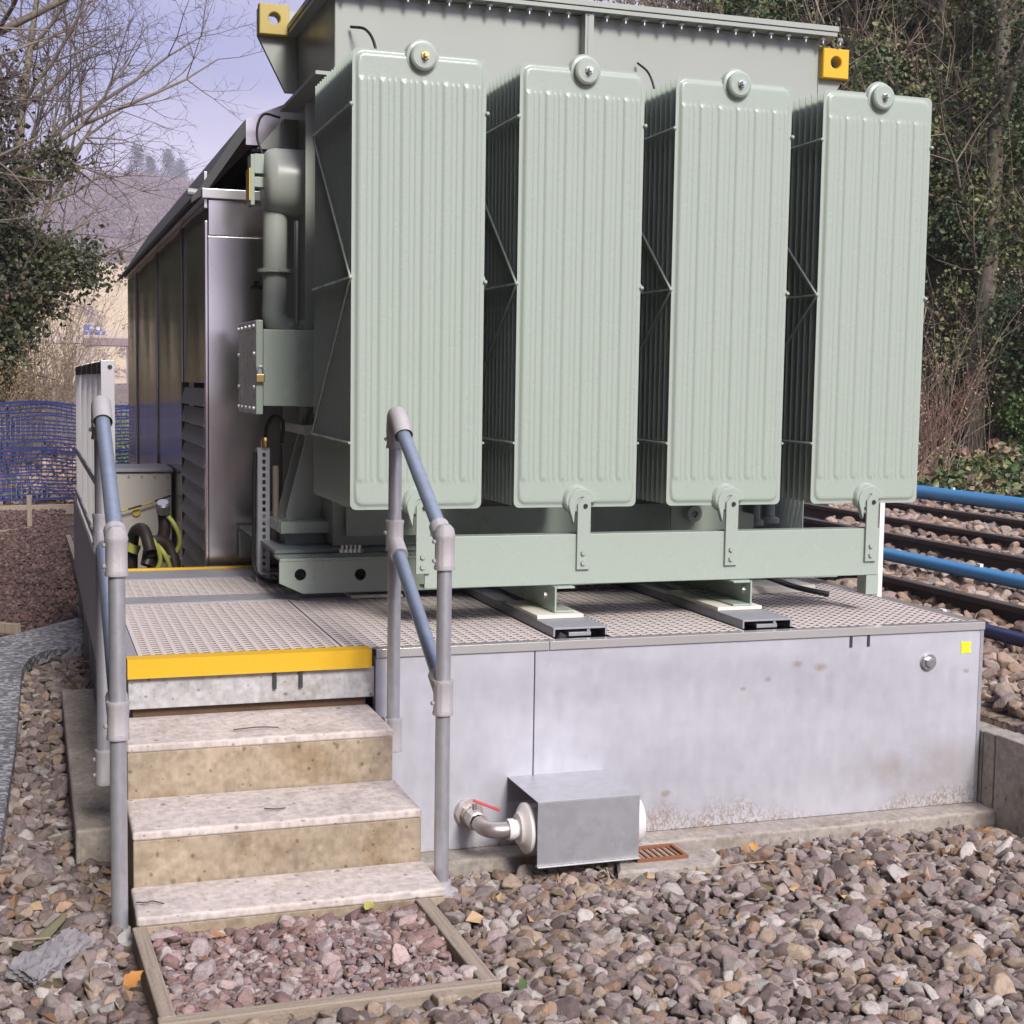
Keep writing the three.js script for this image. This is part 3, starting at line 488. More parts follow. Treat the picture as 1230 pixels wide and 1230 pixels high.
  const lf = part(T, 'jacking_lug', (() => { const s = new THREE.Shape(); s.absarc(0, 0, 0.035, 0, Math.PI * 2, false); const h = new THREE.Path(); h.absarc(0, 0, 0.014, 0, Math.PI * 2, true); s.holes.push(h); return ext(s, 0.02, 0.002); })(), mPaint, [2.72, 1.1, -5.66]); void lf;
  part(T, 'jacking_plate', ext([[0, 0], [0.4, 0], [0.4, 0.09], [0.1, 0.16], [0, 0.16]], 0.012), mPaint, [2.63, 1.0, -5.7]);
  // left flank: gussets, turret drum, pipework
  part(T, 'flank_gusset', ext([[0, 0], [-0.16, 0], [-0.15, 0.05], [0, 0.62]], 0.014), mPaintTank, [TL - 0.001, 1.05, -6.25]);
  part(T, 'flank_gusset', ext([[0, 0], [-0.16, 0], [-0.15, 0.05], [0, 0.62]], 0.014), mPaintTank, [TL - 0.001, 1.05, -6.45]);
  part(T, 'foot_block', bx(1.0, TL + 0.02, 1.0, 1.05, -6.6, -6.08, 0.003), mPaint); part(T, 'foot_block', bx(1.03, TL, 0.948, 0.999, -6.5, -6.15, 0.003), mPaintDark);
  part(T, 'lower_flange', bx(1.1, TL - 0.001, 1.42, 1.46, -6.7, -6.1, 0.003), mPaintTank);
  const drum = part(T, 'turret_drum', lathe([[0, 0.0], [0.1, 0.0], [0.125, 0.006], [0.14, 0.022], [0.148, 0.05], [0.148, 0.22]], [0.995, 2.53, -6.55], [1, 0, 0], 40), mPaintTank);
  part(drum, 'drum_flange', lathe([[0.148, 0], [0.168, 0], [0.168, 0.014], [0.148, 0.014]], [1.19, 2.53, -6.55], [1, 0, 0], 40), mPaintTank);
  part(drum, 'side_plate', bx(0.935, 0.952, 2.42, 2.64, -6.6, -6.5, 0.002), mPaint); part(drum, 'side_plate', bx(0.953, 0.996, 2.56, 2.645, -6.59, -6.51, 0.002), mPaint); part(drum, 'side_plate', bx(0.953, 0.996, 2.5, 2.545, -6.59, -6.51, 0.002), mPaint);
  part(drum, 'yellow_tag', bx(0.928, 0.9345, 2.44, 2.58, -6.6, -6.5, 0.001), mYellowPale);
  const dp = part(T, 'down_pipe', cyl([1.05, 1.98, -6.55], [1.05, 2.46, -6.55], 0.055), mPaintTank); part(dp, 'pipe_bend', tube([[1.05, 2.0, -6.55], [1.05, 1.93, -6.55], [1.09, 1.88, -6.55], [1.17, 1.87, -6.55], [1.22, 1.87, -6.55]], 0.055, 20, 20), mPaintTank);
  part(dp, 'pipe_flange', lathe([[0.055, 0], [0.078, 0], [0.078, 0.016], [0.055, 0.016]], [1.05, 2.13, -6.55], [0, 1, 0], 24), mPaintTank);
  part(T, 'conduit', cyl([1.125, 1.9, -6.42], [1.125, 2.35, -6.42], 0.011), mSteel); part(T, 'conduit', cyl([1.16, 1.55, -6.36], [1.16, 2.1, -6.36], 0.008), mBeige);
  part(T, 'cable', tube([[1.11, 2.86, -6.8], [1.03, 2.86, -6.75], [0.985, 2.74, -6.65], [1.03, 2.6, -6.58], [1.06, 2.56, -6.56]], 0.006, 30, 8), mBlack);
  part(T, 'name_plate', bx(1.198, 1.2045, 1.9, 1.99, -6.34, -6.25, 0.0005), M({ color: rgb(0.42, 0.5, 0.62), roughness: 0.4 }));
  part(T, 'vent_tube', tube([[1.27, 3.1, TZ + 0.02], [1.31, 3.07, TZ + 0.12], [1.33, 2.99, TZ + 0.2], [1.34, 2.8, TZ + 0.22]], 0.006, 20, 8), mBlack);
  part(T, 'vent_tube', tube([[2.55, 3.06, TZ + 0.02], [2.57, 3.0, TZ + 0.1], [2.585, 2.9, TZ + 0.14], [2.59, 2.7, TZ + 0.14]], 0.005, 20, 8), mBlack);
  // valves and cables seen under the fourth radiator
  for (const [x, z, s] of [[2.98, -5.85, 1], [3.1, -5.8, 0.8], [3.22, -5.9, 1.1]]) { part(T, 'valve_body', lathe([[0, 0], [0.045 * s, 0], [0.045 * s, 0.02], [0.025 * s, 0.03], [0.025 * s, 0.1], [0.04 * s, 0.11], [0.04 * s, 0.13], [0, 0.13]], [x, 1.03, z], [0, 1, 0], 20), mPaintDark); }
  part(T, 'drain_pipe', cyl([2.95, 0.95, -5.7], [2.95, 1.15, -5.7], 0.012), mSteel);
  part(T, 'end_panel', bx(3.06, 3.46, 0.95, 1.3, -6.05, -6.0, 0.004), mPaintDark);
  part(T, 'base_cable', tube([[2.75, 0.86, -5.6], [2.95, 0.85, -5.5], [3.1, 0.8, -5.42], [3.22, 0.775, -5.35]], 0.012, 20, 8), mBlack);
  // ---- terminal box
  const tb = part(T, 'terminal_box', bx(0.93, 1.16, 1.54, 1.862, -6.58, -6.11, 0.004), mPaint);
  const lid = part(tb, 'lid', bx(0.898, 0.928, 1.505, 1.9, -6.63, -6.098, 0.004), mPaint); void lid;
  for (const z of [-6.14, -6.26, -6.38, -6.5, -6.6]) for (const y of [1.53, 1.875]) part(tb, 'bolt', lathe([[0, 0.008], [0.008, 0.008], [0.009, 0]], [0.898, y, z], [-1, 0, 0], 6), mSteel);
  for (const y of [1.62, 1.76]) for (const z of [-6.13, -6.6]) part(tb, 'bolt', lathe([[0, 0.008], [0.008, 0.008], [0.009, 0]], [0.898, y, z], [-1, 0, 0], 6), mSteel);
  part(tb, 'support_arm', bx(1.16, TL, 1.58, 1.62, -6.5, -6.2, 0.002), mPaintTank);
  part(tb, 'hasp', bx(0.905, 0.925, 1.675, 1.71, -6.0975, -6.09, 0.001), mSteel);
}
{ // padlock on the terminal box
  const t = thing('padlock', 'small brass padlock hanging on the grey terminal box', 'padlock', [0.914, 1.64, -6.085]);
  part(t, 'body', bx(-0.018, 0.018, 0, 0.034, -0.007, 0.009, 0.003), mBrass); part(t, 'shackle', tube([[-0.011, 0.03, 0.001], [-0.011, 0.055, 0.001], [0, 0.066, 0.001], [0.011, 0.055, 0.001], [0.011, 0.03, 0.001]], 0.0035, 24, 8), mSteel);
}
// rails the transformer stands on, packing plates
{
  const rail = (x0, label) => {
    const t = thing('support_rail', label, 'support rail', [x0, PY - 0.002, -4.745], 'flat metal rails under the transformer');
    const w = 0.205, h = 0.036; part(t, 'channel', merge([bx(0, w, h - 0.007, h, -2.1, 0, 0.001), bx(0, 0.007, 0.003, h - 0.0072, -2.1, -0.001, 0.001), bx(w - 0.007, w, 0.003, h - 0.0072, -2.1, -0.001, 0.001)]), mGalvDull);
    part(t, 'inner_strip', bx(0.06, w - 0.06, 0.003, 0.017, -2.09, -0.004, 0.001), mGalv); part(t, 'spacer', bx(0.13, 0.142, 0.018, h - 0.0075, -0.05, -0.006, 0.001), mGalv);
  };
  rail(1.748, 'flat metal rail under the transformer channel nearer the steps'); rail(2.496, 'flat metal rail under the transformer channel nearer the tracks');
  const pk = (label, x0, x1, z0, z1, y, h = 0.014) => solo('packing_plate', label, 'packing plate', bx(x0, x1, y, y + h, z0, z1, 0.002), mPack, null, null, 'pale packing plates');
  pk('pale packing plate between the first rail and its channel', 1.752, 1.935, -5.3, -4.93, PY + 0.035, 0.0145); pk('pale packing plate between the second rail and its channel', 2.5, 2.69, -5.42, -4.96, PY + 0.035, 0.0145);
  pk('thin white packing plate lying on the grating at the base frame corner', 1.24, 1.46, -5.96, -5.78, PY + 0.004); pk('long white packing plate lying on the grating behind the beam', 2.8, 3.27, -5.745, -5.55, PY + 0.001, 0.032);
}
// vertical cable tray and conduit by the kiosk
{
  const t = thing('cable_tray', 'perforated galvanised cable tray standing beside the terminal box', 'cable tray', [0.94, PY, -6.32]);
  const l = []; const s = new THREE.Shape([[0, 0], [0.05, 0], [0.05, 0.6], [0, 0.6]].map(p => new THREE.Vector2(...p))); for (let y = 0.02; y < 0.58; y += 0.03) { const h = new THREE.Path(); h.moveTo(0.018, y); h.lineTo(0.018, y + 0.018); h.lineTo(0.032, y + 0.018); h.lineTo(0.032, y); s.holes.push(h); } l.push(ext(s, 0.002));
  part(t, 'tray_web', merge(l), mGalv); part(t, 'tray_side', bx(-0.003, 0, 0, 0.6, -0.05, 0.002, 0.0005), mGalv);
  part(t, 'tray_foot', bx(0.0, 0.12, 0.05, 0.055, -0.02, 0.06, 0.001), mGalv); part(t, 'conduit', cyl([0.078, 0.12, -0.01], [0.078, 0.52, -0.01], 0.014), mBeige); part(t, 'gland', lathe([[0, 0], [0.018, 0], [0.018, 0.03], [0.012, 0.045], [0, 0.045]], [0.03, 0.6, 0], [0, 1, 0], 12), mBrass);
  part(t, 'cable', tube([[0.03, 0.64, 0], [0.04, 0.7, 0], [0.07, 0.74, 0.02], [0.1, 0.72, 0.03], [0.1, 0.62, 0.02]], 0.008, 24, 8), mBlack); part(t, 'cable', tube([[-0.012, 0.58, -0.02], [-0.014, 0.3, -0.02], [-0.012, 0.06, -0.01], [0.02, 0.02, 0.03], [0.14, 0.015, 0.06]], 0.009, 24, 8), mBlack);
}
// white slotted upright at the far corner of the platform
{
  const t = thing('corner_upright', 'thin white upright at the track side edge of the platform', 'upright', [3.484, 0, -5.38]);
  part(t, 'upright', bx(-0.012, 0.012, PY, 1.36, -0.004, 0.004, 0.001), mWhite);
  part(t, 'slotted_strip', (() => { const s = new THREE.Shape([[0, 0], [0.02, 0], [0.02, 0.6], [0, 0.6]].map(p => new THREE.Vector2(...p))); for (let y = 0.015; y < 0.58; y += 0.03) { const h = new THREE.Path(); h.moveTo(0.005, y); h.lineTo(0.005, y + 0.016); h.lineTo(0.015, y + 0.016); h.lineTo(0.015, y); s.holes.push(h); } return ext(s, 0.002); })(), mPaintDark, [-0.035, PY, -0.002]);
}
// ---------------------------------------------------------------- drain filter on the wall
{
  const t = thing('drain_filter', 'white drain filter under a galvanised cover fixed to the wall', 'drain filter', [0, 0, 0]);
  const x0 = 1.556, x1 = 1.918, zf = -4.34;
  const c = part(t, 'cover', merge([bx(x0, x1, 0.285, 0.288, ZF, zf, 0.0008), bx(x0, x1, 0.072, 0.2845, zf - 0.003, zf, 0.0008)]), mGalv); part(c, 'cover_lip', bx(x0, x1 + 0.004, 0.0685, 0.0715, zf - 0.02, zf + 0.012, 0.0008), mAlu);
  part(t, 'back_plate', bx(x0, x1, 0.2, 0.2848, ZF + 0.0005, ZF + 0.004, 0.0005), mGalvDull);
  const b = part(t, 'cartridge', lathe([[0, 0], [0.052, 0], [0.055, 0.004], [0.062, 0.012], [0.078, 0.018], [0.0845, 0.024], [0.0845, 0.036], [0.079, 0.042], [0.079, 0.37], [0.0845, 0.378], [0.0845, 0.42], [0.074, 0.435], [0, 0.437]], [1.52, 0.172, -4.44], [1, 0, 0], 48), mWhite);
  part(b, 'collar', lathe([[0, 0], [0.034, 0], [0.036, 0.004], [0.036, 0.02], [0.031, 0.024], [0.031, 0.04]], [1.485, 0.172, -4.44], [1, 0, 0], 32), mWhite);
  const mPipe = M({ color: rgb(0.40, 0.36, 0.34), roughness: 0.35, metalness: 0.7 });
  const p = part(t, 'pipe_bend', tube([[1.49, 0.172, -4.44], [1.46, 0.172, -4.44], [1.43, 0.172, -4.452], [1.415, 0.172, -4.49], [1.415, 0.172, -4.53]], 0.027, 24, 20), mPipe); void p;
  const v = part(t, 'ball_valve', lathe([[0.028, 0], [0.034, 0.004], [0.034, 0.02], [0.029, 0.024], [0.033, 0.04], [0.034, 0.055], [0.029, 0.07], [0.029, 0.08], [0.034, 0.084], [0.034, 0.1], [0.05, 0.102], [0.05, 0.112], [0, 0.112]], [1.415, 0.172, -4.545], [0, 0, -1], 8), M({ color: rgb(0.52, 0.47, 0.44), roughness: 0.4, metalness: 0.6 }));
  part(v, 'stem', cyl([1.415, 0.2, -4.59], [1.415, 0.225, -4.59], 0.008), mSteel);
  part(v, 'red_handle', (() => { const g = bx(-0.012, 0.085, -0.003, 0.003, -0.009, 0.009, 0.002); g.rotateZ(-0.35); g.rotateY(-0.35); g.translate(1.42, 0.232, -4.585); return g; })(), mRed);
  part(t, 'wall_flange', lathe([[0.03, 0.006], [0.05, 0.006], [0.052, 0.003], [0.052, 0]], [1.415, 0.172, ZF + 0.0005], [0, 0, 1], 32), mGalv);
}
{ // drain
  const t = thing('drain_grate', 'small rusty square drain grate set in concrete below the filter', 'drain', [2.01, 0, -4.41]);
  const rust = M({ color: rgb(0.22, 0.09, 0.04), roughness: 0.9, bumpMap: noiseTex, bumpScale: 0.004 });
  const rim = new THREE.Shape([[-0.19, -0.13], [0.15, -0.15], [0.22, -0.06], [0.2, 0.1], [-0.1, 0.12]].map(p => new THREE.Vector2(...p))); const g = ext(rim, 0.12, 0.01); g.rotateX(-Math.PI / 2); part(t, 'concrete_surround', g, mConc, [0.0, -0.08, 0]);
  for (const [a, b, c, d] of [[-0.095, 0.095, 0.055, 0.068], [-0.095, 0.095, -0.068, -0.055], [-0.095, -0.082, -0.0545, 0.0545], [0.082, 0.095, -0.0545, 0.0545]]) part(t, 'frame_bar', bx(a, b, 0.046, 0.06, c, d, 0.001), rust);
  part(t, 'dark_well', bx(-0.081, 0.081, 0.0435, 0.046, -0.054, 0.054, 0), mBlack);
  for (let i = 0; i < 7; i++) part(t, 'grate_bar', bx(-0.07 + i * 0.0225, -0.062 + i * 0.0225, 0.0465, 0.055, -0.054, 0.054, 0.001), rust);
}
// ---------------------------------------------------------------- kerb beside the tracks
{
  const t = thing('concrete_kerb', 'low grey concrete block kerb between the wall corner and the tracks', 'kerb');
  let z = ZF + 0.02; const L = [0.075, 0.42, 0.43, 0.43, 0.43, 0.43];
  L.forEach((d, i) => { part(t, 'block', bx(3.498, 3.72, -0.1, 0.335 + 0.004 * (i % 2), z, z + d - 0.004, 0.006), mConc); z += d; });
  part(t, 'coping', bx(3.725, 3.80, 0.1, 0.362, -7.5, -2.4, 0.006), mConc); part(t, 'block', bx(3.498, 3.722, -0.1, 0.332, -5.4, ZF + 0.016, 0.006), mConc);
}
// ---------------------------------------------------------------- switch kiosk
{
  const t = thing('switch_kiosk', 'stainless steel equipment kiosk with louvred side and overhanging dark roof', 'kiosk');
  const kx = 0.812, zf = -7.06, zb = -13.0, top = 2.5, y0 = 0.2;
  part(t, 'front_wall', bx(kx, 3.2, y0, top - 0.17, zf - 0.03, zf, 0.003), mStain); part(t, 'front_band', bx(kx + 0.002, 3.2, top - 0.166, top, zf - 0.03, zf + 0.002, 0.003), mStain);
  // left wall in panels with raised joints; louvres cut low in the first
  const zs = [zf - 0.032, -8.28, -9.1, -9.95, -10.9, -11.9, zb];
  for (let i = 0; i < zs.length - 1; i++) part(t, 'side_panel', bx(kx, kx + 0.03, i === 0 ? 1.63 : y0, top, zs[i + 1] + 0.002, zs[i] - 0.002, 0.003), mStainShade);
  for (const i of [1, 3, 5]) part(t, 'joint_strip', bx(kx - 0.012, kx - 0.001, 0.3, top - 0.02, zs[i] - 0.03, zs[i] + 0.03, 0.002), i >= 4 ? mStainDull : mStainShade);
  part(t, 'corner_post', bx(kx - 0.014, kx - 0.001, 0.2, 2.4, zf - 0.045, zf - 0.001, 0.002), mStain);
  part(t, 'louvre_back', bx(kx + 0.06, kx + 0.07, 0.5, 1.63, -8.28, zf - 0.04, 0), mDark);
  for (let i = 0; i < 11; i++) { const g = bx(-0.003, 0.003, -0.046, 0.046, -0.56, 0.56, 0.001); g.rotateZ(-0.28); part(t, 'louvre_slat', g, mGalvDull, [kx - 0.004, 0.56 + i * 0.1, -7.68]); }
  part(t, 'side_panel', bx(kx, kx + 0.03, y0, 1.63, -8.278, -8.25, 0.001), mStainShade); part(t, 'side_panel', bx(kx, kx + 0.03, y0, 1.63, -7.115, zf - 0.034, 0.001), mStainShade); part(t, 'side_panel', bx(kx + 0.001, kx + 0.03, y0, 0.49, -8.248, -7.117, 0.001), mStainShade);
  part(t, 'rear_wall', bx(kx, 3.2, y0, top, zb - 0.03, zb - 0.002), mStainDull);
  part(t, 'door_handle', merge([bx(1.02, 1.09, 2.09, 2.105, zf + 0.03, zf + 0.045, 0.003), bx(1.03, 1.05, 2.09, 2.125, zf, zf + 0.03, 0.002)]), mBlack);
  // flat lid of the body, then the raised canopy
  part(t, 'top_flashing', bx(kx - 0.03, 3.2, top + 0.003, top + 0.05, zb, zf + 0.03, 0.004), mAlu);
  const roof = part(t, 'canopy_roof', ext([[0.735, 2.505], [0.775, 2.555], [0.99, 2.885], [1.17, 2.965], [2.4, 3.12], [3.3, 3.1], [3.3, 3.06], [2.4, 3.08], [1.18, 2.925], [1.02, 2.85], [0.80, 2.53], [0.735, 2.48]], 5.9), mRoof, [0, 0, -12.95]);
  part(roof, 'gable_fascia', ext([[0.99, 2.885], [1.17, 2.965], [2.4, 3.12], [2.4, 2.77], [0.99, 2.765]], 0.006), mStain, [0, 0, 5.903]);
  part(roof, 'roof_soffit', bx(1.02, 3.2, 2.74, 2.762, 0.0, 5.88, 0.002), mRoof);
  for (let i = 0; i < 7; i++) part(roof, 'roof_bracket', bx(0.8, 1.05, 2.56, 2.575, 0.4 + i * 0.86, 0.43 + i * 0.86, 0.002), mStainDull);
  part(roof, 'eave_stub', bx(0.795, 0.81, 2.46, 2.63, 5.86, 5.89, 0.002), mAlu); part(roof, 'gutter_end', lathe([[0, 0.0], [0.018, 0.0], [0.02, 0.01], [0.02, 0.08], [0, 0.08]], [0.72, 2.535, 5.86], [1, -0.1, 0], 16), mGalvDull);
  part(t, 'roof_gap_shade', bx(1.1, 3.0, 2.552, 2.738, -12.8, -7.4, 0.003), mDark);  // near-black block paints in the dark of the open gap under the canopy
}
// cream cable box at the kiosk side
{
  const t = thing('cable_box', 'cream metal cable box with three yellow caps beside the kiosk', 'cable box', [0.445, 0, -8.85]);
  part(t, 'front_panel', bx(0, 0.352, 0.1, 1.09, -0.5, 0, 0.004), mCream); part(t, 'lid', bx(-0.015, 0.36, 1.092, 1.112, -0.51, 0.02, 0.003), mGalvDull);
  const bg = lathe([[0, 0.008], [0.007, 0.008], [0.009, 0.004], [0.009, 0]], [0, 0, 0], [0, 0, 1], 8);
  for (let i = 0; i < 5; i++) part(t, 'bolt', bg, mSteel, [0.03 + i * 0.075, 1.065, 0.0005]); for (let i = 0; i < 6; i++) part(t, 'bolt', bg, mSteel, [0.335, 0.98 - i * 0.085, 0.0005]);
  for (let i = 0; i < 3; i++) part(t, 'yellow_cap', lathe([[0, 0.014], [0.02, 0.014], [0.027, 0.008], [0.028, 0]], [0.145, 0.85 - i * 0.098, 0.0005], [0, 0, 1], 20), mYellowPale);
}
{
  const t = thing('hazard_tape', 'yellow and black barrier tape stretched across the cream box', 'tape', [0.42, 0, -8.8]);
  const seg = [[0, 0.07, mYellowPale], [0.07, 0.12, mYellowPale], [0.12, 0.2, mBlack], [0.2, 0.275, mYellowPale], [0.275, 0.37, mBlack]];
  for (const [a, b, m] of seg) { const y = (x) => 0.845 + 0.2 * x + 0.25 * x * x; const g = cyl([a, y(a), 0], [b - 0.001, y(b), 0], 0.006, 0.006, 6); part(t, 'tape_band', g, m); }
}
{
  const mCable = M({ color: rgb(0.03, 0.022, 0.02), roughness: 0.45 }), mTape = M({ color: rgb(0.35, 0.36, 0.08), roughness: 0.5 });
  const defs = [[[0.5, 0.2, -7.9], [0.5, 0.6, -7.9], [0.51, 0.82, -7.85], [0.55, 0.86, -7.7], [0.58, 0.75, -7.6], 'black cable loop nearest the handrail in front of the cream box'], [[0.56, 0.2, -7.75], [0.6, 0.65, -7.75], [0.66, 0.85, -7.75], [0.655, 0.95, -7.74], [0.65, 0.98, -7.7], 'black capped cable end standing tallest before the cream box'], [[0.74, 0.2, -7.7], [0.72, 0.6, -7.7], [0.67, 0.78, -7.72], [0.6, 0.8, -7.7], [0.56, 0.68, -7.66], 'black cable with green tape beside the kiosk louvres']];
  defs.forEach((d, i) => { const t = thing('power_cable', d[5], 'cable', [0, 0, 0], 'black cable ends in the trench'); part(t, 'cable', tube(d.slice(0, 5), 0.032, 40, 12), mCable); const q = d[2]; part(t, 'tape_wrap', cyl([q[0] - 0.012, q[1] - 0.09, q[2] - 0.001], [q[0] + 0.004, q[1] - 0.05, q[2] + 0.002], 0.036, 0.036, 14), mTape); part(t, 'cable_core', tube([d[3], [d[3][0] + 0.05, d[3][1] - 0.06, d[3][2] + 0.05], [d[3][0] + 0.08, d[3][1] - 0.16, d[3][2] + 0.04], [d[3][0] + 0.03, d[3][1] - 0.26, d[3][2] + 0.02]], 0.013, 20, 8), mTape); if (i === 1) part(t, 'cable_cap', lathe([[0, 0.03], [0.03, 0.03], [0.037, 0.02], [0.037, -0.03]], d[4], [-0.1, 0.7, 0.4], 16), mSteel); });
}
// ---------------------------------------------------------------- grey path and far timber edging on the fence side
{
  const s = new THREE.Shape(); // x, -z
  s.moveTo(-0.12, 4.2); s.lineTo(-0.075, 5.85); s.lineTo(-0.06, 7.35); s.bezierCurveTo(-0.05, 7.75, 0.0, 7.95, 0.26, 8.05); s.lineTo(0.28, 9.0); s.lineTo(-0.3, 8.2); s.lineTo(-1.4, 7.6); s.lineTo(-1.4, 4.2); s.closePath();
  const g = ext(s, 0.06, 0.004); g.rotateX(-Math.PI / 2); tag(part(scene, 'path', buv(g), mPathTop, [0, 0.145, 0]), 'grey studded path curving round to the platform side', 'path', null, 'structure');
}
{
  const tb = (label, a, b, w, y, h) => { const A = V(...a), B = V(...b), L = A.distanceTo(B); const g = bx(-w / 2, w / 2, 0, h, 0, L, 0.004); const m = solo('path_edging', label, 'board', g, mWood, [a[0], y, a[2]], [0, Math.atan2(B.x - A.x, B.z - A.z), 0], 'timber path edging beyond the grey path'); return m; };
  tb('pale timber edging running along beside the guard rail', [0.29, 0, -12.9], [0.33, 0, -9.2], 0.04, 0.2, 0.1);
  tb('pale timber edging across the ground before the blue mesh', [-1.6, 0, -14.9], [0.45, 0, -15.2], 0.05, 0.27, 0.1);
  tb('short timber edging at the corner of the grey path', [-0.6, 0, -8.9], [-0.08, 0, -8.5], 0.035, 0.2, 0.06);
  tb('thin timber edging leading to the white peg', [-0.6, 0, -13.0], [-0.03, 0, -13.6], 0.035, 0.25, 0.05);
  solo('marker_peg', 'pale timber peg in front of the far edging', 'peg', bx(-0.022, 0.022, 0, 0.4, -0.02, 0.02, 0.004), mWood, [-0.025, 0.18, -13.7]);
}
// ---------------------------------------------------------------- blue mesh barrier
{
  const t = thing('mesh_barrier', 'sagging blue plastic mesh barrier fence behind the guard rail', 'barrier');
  const mBlue = M({ color: rgb(0.04, 0.06, 0.22), roughness: 0.5, side: THREE.DoubleSide }); const r = mulberry(77);
  const P = (u, v) => { const x = -2.6 + u * 4.2; return [x, 0.39 + v * (0.98 + 0.02 * Math.sin(u * 13) + 0.015 * Math.sin(u * 31)) , -15.6 + 0.10 * Math.sin(u * 17 + v * 2) + 0.05 * Math.sin(v * 9 + u * 5)]; };
  const l = []; const NV = 26, NU = 60;
  const ribbon = (pts, w, ver) => { const pos = [], id = []; pts.forEach((p, i) => { if (ver) pos.push(p[0] - w, p[1], p[2], p[0] + w, p[1], p[2]); else pos.push(p[0], p[1] - w, p[2], p[0], p[1] + w, p[2] + w * 0.5); if (i) { const a = i * 2 - 2; id.push(a, a + 2, a + 1, a + 1, a + 2, a + 3); } }); const g = new THREE.BufferGeometry(); g.setAttribute('position', new THREE.Float32BufferAttribute(pos, 3)); g.setAttribute('uv', new THREE.Float32BufferAttribute(new Float32Array(pos.length / 3 * 2), 2)); g.setIndex(id); g.computeVertexNormals(); return g; };
  for (let j = 0; j <= NV; j++) { const pts = []; const o = (r() - 0.5) * 0.012, f1 = 20 + 30 * r(), f2 = r() * 6; for (let i = 0; i <= NU; i++) pts.push(P(i / NU, j / NV + o + 0.007 * Math.sin(i / NU * f1 + f2))); l.push(ribbon(pts, j % 13 === 0 ? 0.014 : 0.0085, false)); }
  for (let i = 0; i <= 84; i++) { const pts = []; for (let j = 0; j <= 14; j++) pts.push(P(i / 84, j / 14)); l.push(ribbon(pts, 0.003, true)); }
  part(t, 'mesh', merge(l), mBlue);
  for (const x of [-0.36, 1.3, -2.2]) part(t, 'post', cyl([x, 0.2, -15.55], [x, 1.48, -15.55], 0.012), mWhite);
}
// ---------------------------------------------------------------- tracks
{
  const mRail = M({ color: rgb(0.045, 0.032, 0.028), roughness: 0.75, bumpMap: noiseTex, bumpScale: 0.003 }), mShine = M({ color: rgb(0.5, 0.47, 0.46), roughness: 0.3, metalness: 0.9 }), mSleeper = M({ color: rgb(0.035, 0.028, 0.024), roughness: 0.9, bumpMap: noiseTex, bumpScale: 0.01 });
  const sec = [[-0.07, 0], [0.07, 0], [0.07, 0.012], [0.012, 0.03], [0.01, 0.11], [0.035, 0.12], [0.036, 0.15], [-0.036, 0.15], [-0.035, 0.12], [-0.01, 0.11], [-0.012, 0.03], [-0.07, 0.012]];
  const rg = ext(sec, 76), hg = bx(-0.028, 0.028, 0.1505, 0.154, 0, 76, 0.001);
  const rail = (x, label, top) => { const t = thing('running_rail', label, 'rail', [x, top - 0.152, -70], 'running rails'); part(t, 'rail_body', rg, mRail); part(t, 'rail_head', hg, mShine); };
  rail(5.02, 'dark running rail nearest the transformer platform', 0.50); rail(6.42, 'running rail with a bright worn top beyond the nearer blue pipe', 0.52); rail(7.35, 'dark running rail of the far track, nearer of its two', 0.50); rail(8.4, 'dark running rail of the far track, nearest the wood', 0.5);
  const sg = bx(-1.15, 1.15, 0, 0.13, -0.12, 0.12, 0.01);
  for (let k = 0; k < 2; k++) { const t = thing('track_sleepers', k ? 'row of dark sleepers under the far track' : 'row of dark sleepers under the near track', 'sleepers', [k ? 7.9 : 5.72, 0.25, 0]); for (let i = 0; i < 26; i++) part(t, 'sleeper', sg, mSleeper, [0, 0, -5 - i * 0.68]); }
  const mPipeBlue = M({ color: rgb(0.055, 0.25, 0.50), roughness: 0.38 }), mPipeDark = M({ color: rgb(0.02, 0.03, 0.09), roughness: 0.4 });
  const pipe = (x, y, r, m, label) => { const t = thing('trackside_pipe', label, 'pipe', [x, 0, 0]); part(t, 'pipe', cyl([0, y, -60], [0, y, 2], r, r, 20), m); for (let z = -5; z > -34; z -= 1.35) { const b = part(t, 'pipe_bracket', merge([bx(-0.03, 0.03, 0.3, y - r + 0.004, z - 0.02, z + 0.02, 0.002), bx(-0.09, 0.09, 0.3, 0.40, z - 0.05, z + 0.05, 0.004)]), mBeige); void b; part(t, 'clip', bx(-0.012, 0.012, y + r - 0.002, y + r + 0.018, z - 0.02, z + 0.02, 0.001), mWhite); } };
  pipe(5.72, 0.49, 0.045, mPipeBlue, 'bright blue pipe between the nearer running rails'); pipe(9.35, 0.52, 0.075, mPipeBlue, 'bright blue pipe at the foot of the wooded bank'); pipe(4.5, 0.46, 0.035, mPipeDark, 'dark blue pipe lying beside the platform corner');
}
